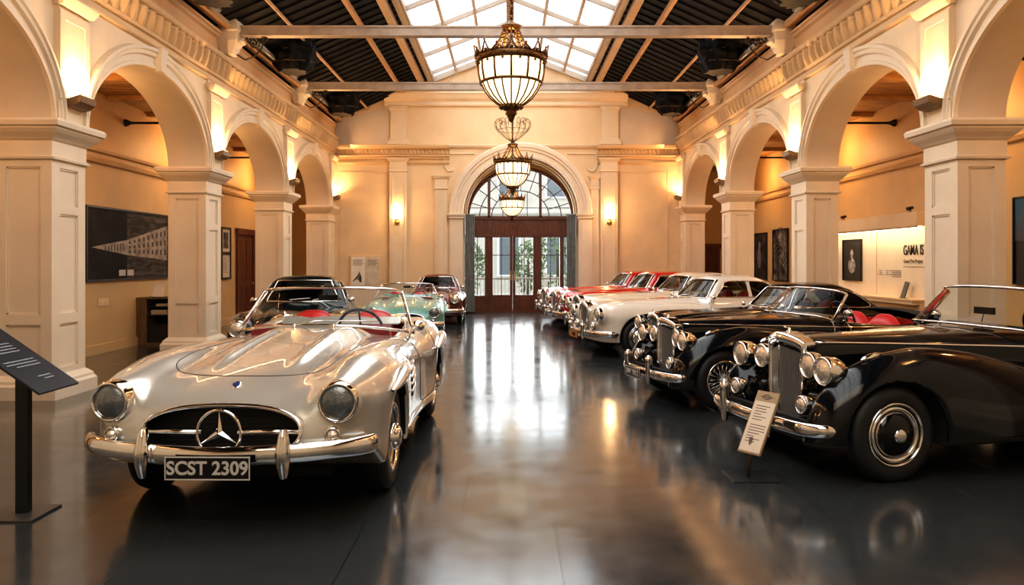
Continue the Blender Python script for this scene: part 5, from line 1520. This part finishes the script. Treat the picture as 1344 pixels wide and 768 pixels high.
# cabinet with pigeonholes
cab = empty('cabinet', (-6.70, 14.75, 0)); tag(cab, 'low dark cabinet with open compartments against the left aisle wall', 'cabinet')
CABM = planks('cabinet_veneer', (.12,.075,.035), (.20,.13,.07), (4,4,.6), .4); CABD = mat('cabinet_inside', (.012,.012,.013), .6)
b = MB(); b.box((-.40,-.24,0),(-.38+.0,.24,.90)); b.box((.36,-.24,0),(.38,.24,.90)); b.box((-.38,.22,0),(.36,.24,.90)); b.box((-.38,-.24,0),(.36,.24,.05)); b.box((-.40,-.25,.88),(.38,.25,.91)); b.box((-.38,-.24,.05),(-.20,.22,.88)); b.build('carcass', CABM, cab)
for z in (.38,.56,.72): b = MB(); b.box((-.2,-.22,z),(.36,.22,z+.018)); b.build('shelf', CABD, cab)
b = MB(); b.box((-.2,-.225,.05),(.36,-.20,.37)); b.build('door', CABD, cab, bevel=.004)
b = MB(); b.box((-.2,.20,.05),(.36,.215,.88)); b.build('back_panel', CABD, cab)
for k, (x, z, ww, hh) in enumerate(((.05,.738,.22,.05),(.0,.578,.30,.09))):
    b = MB(); b.cbox((-6.70+x,14.68,z+hh/2),(ww,.2,hh)); b.cbox((-6.70+x,14.58,z+hh*.4),(ww*.9,.004,hh*.4)); tag(b.build('paper_stack', mat('card_white', (.55,.50,.44), .5), bevel=.004), ['thin stack of papers in the top cabinet compartment', 'thicker stack of leaflets in the middle cabinet compartment'][k], 'papers', 'papers in the cabinet')
st = empty('card_holder', (-6.72, 14.62, .91)); tag(st, 'small tilted card in a holder on top of the cabinet', 'card holder')
b = MB(); b.add([(-.12,-.05,.01),(.12,-.05,.01),(.09,.10,.26),(-.12,.10,.26)], [(0,1,2,3)]); b.build('card', mat('pale_sheet', (.82,.76,.64), .6), st)
b = MB(); b.box((-.14,-.09,0),(.14,.10,.012)); b.tube([(0,.02,.01),(0,.09,.2)], .008, 6); b.build('easel', FRAMEB, st)
b = MB(); b.lathe([(.001,0),(.05,0),(.055,.04),(.045,.09),(.03,.11),(.001,.115)], 16, Matrix.Translation((-6.42,14.66,.91))); tag(b.build('small_pot', CABM), 'small round brown pot on the cabinet beside the pier', 'pot')

# ================================================================== information stands
BLKM = mat('black_powder_coat', (.008,.009,.010), .35)
sg = empty('information_stand', (-3.07, 4.82, 0)); tag(sg, 'black lectern information stand with a sloping dark panel, left of the silver roadster', 'sign stand')
b = MB(); b.box((-.19,-.16,0),(.15,.16,.014)); b.build('base_plate', mat('dark_steel', (.10,.095,.09), .35, .6), sg, bevel=.003)
b = MB(); b.box((-.04,-.025,.014),(.04,.025,.93)); b.build('post', BLKM, sg, bevel=.004)
def T_(u, v, o=0): # u along y, v up the slope
    a = Vector((.23,-.22,.79)); b_ = Vector((-.42,-.22,1.235))
    n = Vector((.445,0,.65)).normalized()
    return a.lerp(b_, v)+Vector((0,.42*u,0))+n*o
b = MB(); b.add([T_(0,0),T_(1,0),T_(1,1),T_(0,1),T_(0,0,.014),T_(1,0,.014),T_(1,1,.014),T_(0,1,.014)], [(0,3,2,1),(4,5,6,7),(0,1,5,4),(1,2,6,5),(2,3,7,6),(3,0,4,7)])
b.build('sloping_panel', mat('slate_panel', (.014,.020,.027), .28, noise=.15), sg)
b = MB()
random.seed(3)
for blk, (v0, n, u0, u1) in enumerate(((.83,1,.05,.45),(.80,3,.35,.95),(.60,4,.25,.95),(.38,3,.2,.95),(.17,2,.3,.7))):
    for k in range(n):
        v = v0-.035*k; e_ = u1-random.random()*.2
        b.add([T_(1-e_,v,.0155),T_(1-u0,v,.0155),T_(1-u0,v+.012,.0155),T_(1-e_,v+.012,.0155)], [(0,1,2,3)])
b.build('panel_text_lines', mat('pale_print_lines', (.22,.24,.25), .5), sg)

s2 = empty('sign_stand', (1.77, 5.63, 0)); tag(s2, 'small tilted paper sign on a low stand before the nearest black tourer', 'sign stand')
b = MB(); b.box((-.15,-.14,0),(.20,.17,.010)); b.build('base_plate', BLKM, s2, bevel=.003)
b = MB(); b.tube([(0,0,.01),(.02,0,.30)], .014, 8); b.build('post', mat('bronze_post', (.10,.07,.05), .4, .5), s2)
U = Vector((.105,-.16,0)); V = Vector((.17,.05,.435)); O = Vector((-.06,.06,.19)); nn = U.cross(V).normalized()
def S_(u, v, o=0): return O+U*u+V*v+nn*o
def slab(b, u0, u1, v0, v1, o0, o1, mi=0):
    b.add([S_(u0,v0,o0),S_(u1,v0,o0),S_(u1,v1,o0),S_(u0,v1,o0),S_(u0,v0,o1),S_(u1,v0,o1),S_(u1,v1,o1),S_(u0,v1,o1)], [(0,3,2,1),(4,5,6,7),(0,1,5,4),(1,2,6,5),(2,3,7,6),(3,0,4,7)], mi)
b = MB(); slab(b, -.02,1.02,-.01,1.01,-.016,0); b.build('backing_board', mat('tan_board', (.36,.24,.14), .5), s2)
b = MB(); slab(b, .02,.98,.02,.84,0,.003); b.build('paper_sheet', mat('sign_paper', (.74,.63,.50), .6), s2)
b = MB(); slab(b, .0,1.0,.84,1.0,0,.004); b.build('header_band', mat('header_tan', (.40,.30,.20), .5), s2)
b = MB()
for k in range(14):
    v = .76-.045*k
    if k in (6,): continue
    u1 = [.8,.65,.7,.5,.75,.6,.0,.9,.85,.9,.7,.5,.8,.6][k]
    slab(b, .15, u1, v, v+.012, .003, .0036)
b.build('text_lines', MATS['faded_ink'], s2)
b = MB(); c_ = S_(.5,.92,.006)
b.tube([S_(.5+.17*math.cos(t), .92+.035*math.sin(t), .005) for t in [2*PI*k/20 for k in range(20)]], .003, 5, closed=True); b.tube([S_(.22,.92,.005), S_(.78,.92,.005)], .003, 5); b.build('winged_emblem', MATS['faded_ink'], s2)

# ================================================================== curtains, bundles under the roof
CURT = mat('grey_blue_curtain', (.26,.28,.27), .8, bump=(80,.2), noise=.15)
for s in (-1, 1):
    b = MB(); rows = []
    x0 = XD+s*(RI-.05); 
    for j in range(13):
        z = .04+(3.02-.04)*j/12; row = []
        for i in range(41):
            t = i/40; x = x0-s*t*.28; row.append((x, YF+.42+.035*math.sin(t*2*PI*5)+.008*math.sin(j*.9+i), z))
        rows.append(row)
    b.grid(rows, 0, True); b.tube([(x0+s*.0,YF+.42,3.04),(x0-s*.32,YF+.42,3.04)], .018, 8)
    tag(b.build('curtain', CURT), 'grey blue curtain gathered at the %s side of the entrance arch' % ('left' if s < 0 else 'right'), 'curtain', 'entrance curtains')
CLOTH = mat('black_sheeting', (.004,.0042,.005), .6, spec=.12, bump=(20,.6), noise=.3)
bd0 = None
for s, X, nm in ((-1, XL, 'left'), (1, XR, 'right')):
    for k, y in enumerate((11.8, 16.2, 20.9)):
        b = MB(); rows = []
        rn = random.Random(k*7+(3 if s < 0 else 11)); ph = [rn.random()*6 for _ in range(6)]
        for j in range(21):
            v = j/20; zz = -.40+.95*v
            pr = (.12+.34*math.sin(PI*min(1,.12+.80*v))**.7)*(1 if v < .9 else 1-.7*(v-.9)/.1)
            row = []
            for i in range(40):
                a = 2*PI*i/40
                rr = pr*(1+.10*math.sin(7*a+ph[0]+3*v)+.07*math.sin(13*a+ph[1]-4*v)+.05*math.sin(9*v*3+ph[2]+2*a))
                row.append((math.cos(a)*rr*.95, math.sin(a)*rr*1.05, zz))
            rows.append(row)
        b.grid(rows, 0, True, True); b.add(rows[0], [tuple(range(40))]); b.add(rows[-1], [tuple(range(40))])
        o = empty('sheeted_bundle', (X-s*.72, y, 6.02)); b.build('sheeting', CLOTH, o)
        c = MB()
        for q in range(3):
            zr = -.18+.22*q; c.tube([(math.cos(2*PI*i/30)*(.40+.03*math.sin(3*i)), math.sin(2*PI*i/30)*(.42+.03*math.cos(2*i)), zr+.06*math.sin(2*PI*i/30+q)) for i in range(30)], .018, 5, closed=True)
        c.tube([(0,0,.5),(-s*.35,-.25,.75)], .02, 6); c.tube([(0,.1,.5),(-s*.8,.7,.62)], .018, 6)
        c.build('tie_cord', IRON, o)
        tag(o, 'black sheeted bundle hung under the %s eaves, %s from the camera' % (nm, ['first','second','third'][k]), 'hanging bundle', 'bundles under the %s eaves' % nm)

# ================================================================== outside the doors
LAWN = mat('outside_paving', (.45,.46,.43), .8, noise=.2, noise_scale=2)
struct(MB().add([(-25,25.5,-.02),(25,25.5,-.02),(25,70,-.02),(-25,70,-.02)], [(0,1,2,3)]).build('ground', LAWN), 'pale paved ground outside the entrance doors', 'ground')
fz_ = empty('railing_fence', (XD, 27.2, 0)); tag(fz_, 'white picket railing outside the entrance doors', 'fence')
WHT = mat('white_railing', (.75,.76,.74), .5)
b = MB(); b.box((-3.1,-.03,.95),(3,.03,1.02)); b.build('rail', WHT, fz_); b = MB(); b.box((-3.1,-.03,.12),(3,.03,.18)); b.build('rail', WHT, fz_)
for k in range(48): b = MB(); b.box((-3+.125*k-.02,-.015,.05),(-3+.125*k+.02,.015,1.0)); b.build('picket', WHT, fz_)
for k in range(4): b = MB(); b.box((-3.06+2*k-.06,-.06,-.02),(-3.06+2*k+.06,.06,1.15)); b.sphere((-3.06+2*k,0,1.18), .07, 10, 8); b.build('post', WHT, fz_)
bl = empty('town_house', (0, 40, 0)); tag(bl, 'pale stone building seen through the entrance doors', 'building')
b = MB(); b.box((-14,0,-.02),(14,1,9)); b.grid([[(x,-d,z) for d, z in ((0,4.0),(.2,4.05),(.25,4.2),(0,4.3))] for x in (-14,14)]); b.build('facade', mat('pale_stone', (.50,.48,.43), .8, noise=.12, noise_scale=1.5), bl)
for r in range(2):
    for k in range(11):
        x = -12.5+2.5*k; z = .9+4.1*r
        f = MB(); f.box((x-.62,-.10,z-.1),(x+.62,0,z+2.3)); f.build('window_frame', MATS['white_railing'], bl)
        g = MB(); g.box((x-.5,-.12,z),(x+.5,-.10,z+2.1)); g.build('window_pane', mat('dark_outside_glass', (.14,.17,.19), .15), bl)
LEAF = mat('hedge_leaves', (.12,.17,.08), .7, noise=.6, noise_scale=9)
def shrub(name, c, r, h, seed, label, n=520):
    rn = np.random.RandomState(seed); o = empty(name, c); b = MB()
    for k in range(n):
        d = rn.normal(size=3); d /= np.linalg.norm(d); q = rn.uniform(.75,1.05)
        p = Vector((d[0]*r*q, d[1]*r*q*.8, h*.55+d[2]*h*.5*q)); s_ = rn.uniform(.06,.15)
        a = Vector(rn.normal(size=3)).normalized(); c2 = a.orthogonal().normalized()
        b.add([p-a*s_, p+c2*s_*.5, p+a*s_, p-c2*s_*.5], [(0,1,2,3)])
    b.build('foliage', LEAF, o); t = MB(); t.tube([(0,0,-.02),(.03,0,h*.3),(0,0,h*.7)], [.09,.07,.04], 8); t.build('trunk', mat('bark', (.09,.06,.04), .9), o)
    return tag(o, label, 'shrub', 'greenery outside the doors')
shrub('clipped_shrub', (-1.9, 32.5, 0), .9, 2.5, 1, 'leafy green shrub outside, behind the left sidelight')
shrub('clipped_shrub', (2.0, 31.5, 0), .9, 3.0, 2, 'leafy green shrub outside, behind the right sidelight')
shrub('garden_tree', (.9, 36, 0), .7, 2.4, 3, 'small leafy tree outside between the two door leaves')
# ================================================================== light
def lamp(name, typ, loc, energy, color, size=.1, rot=(0,0,0), size_y=None, spot=None, blend=.5, parent=None):
    l = bpy.data.lights.new(name, typ); l.energy = energy; l.color = color
    if typ == 'AREA':
        l.shape = 'RECTANGLE'; l.size = size; l.size_y = size_y or size
    else: l.shadow_soft_size = size
    if typ == 'SPOT': l.spot_size = spot; l.spot_blend = blend
    o = bpy.data.objects.new(name, l); COL.objects.link(o); o.location = loc; o.rotation_euler = rot
    if parent: o.parent = parent
    return o
WARM = (1., .56, .23); WARM2 = (1., .66, .34)
w = bpy.data.worlds.new('overcast_sky'); SC.world = w; w.use_nodes = True
N = w.node_tree.nodes; L = w.node_tree.links
bg = N['Background']
tc = N.new('ShaderNodeTexCoord'); nz = N.new('ShaderNodeTexNoise'); nz.inputs['Scale'].default_value = 3.; nz.inputs['Detail'].default_value = 6
rp_ = N.new('ShaderNodeValToRGB'); rp_.color_ramp.elements[0].color = (.72,.80,.90,1); rp_.color_ramp.elements[1].color = (1,1,1,1)
rp_.color_ramp.elements[0].position = .35; rp_.color_ramp.elements[1].position = .6
L.new(tc.outputs['Generated'], nz.inputs['Vector']); L.new(nz.outputs['Fac'], rp_.inputs['Fac']); L.new(rp_.outputs['Color'], bg.inputs['Color'])
bg.inputs['Strength'].default_value = 2.5
# daylight pouring through the skylight and the entrance
lamp('skylight_daylight', 'AREA', (XC, 11, 6.95), 400, (1.,.95,.89), 3.8, (0,0,0), 22)
lamp('entrance_daylight', 'AREA', (XD, 24.9, 2.3), 150, (.95,.98,1.), 3.0, (-PI/2,0,0), 3.4)
# pier uplights
for s, X in ((-1, XL), (1, XR)):
    for c in COLS:
        yc = c+CD/2
        lamp('uplight_lamp', 'AREA', (X-s*.15, yc, 3.64), 20 if c == COLS[-1] else 36, (1.,.60,.27), .10, (PI, s*.30, 0), .34)
# aisle lamps
for s, X in ((-1, -6.45), (1, 6.5)):
    for y in (6.9, 11.4, 16., 20.6):
        lamp('aisle_lamp', 'POINT', (X, y, 3.9), 44, (1.,.56,.24), .15)
# warm cove glow on the upper walls
for s, X in ((-1, XL), (1, XR)):
    lamp('cove_lamp', 'AREA', (X-s*.55, 12.5, 5.05), 150, (1,.52,.22), .1, (0, s*PI*.62, 0), 21)
for p in CHANDS:
    lamp('chandelier_lamp', 'POINT', p, 85, WARM2, .12)
for p in SCONCES:
    lamp('sconce_lamp', 'POINT', p, 20, WARM, .05)
# added warm fill light above and behind the camera, no fixture there
lamp('front_fill', 'AREA', (0, -1.5, 6.3), 140, (1,.78,.52), 6, (math.radians(25),0,0), 3)
lamp('board_strip', 'AREA', (XAR-.22, 14.7, 2.17), 14, WARM2, .06, (0,math.radians(18),0), 3.5)
SC.view_settings.view_transform = 'Standard'
SC.view_settings.look = 'Medium High Contrast'
SC.view_settings.exposure = .08
SC.cycles.max_bounces = 8; SC.cycles.transparent_max_bounces = 16
SC.cycles.sample_clamp_indirect = 8; SC.cycles.caustics_reflective = False; SC.cycles.caustics_refractive = False
SC.cycles.use_denoising = True
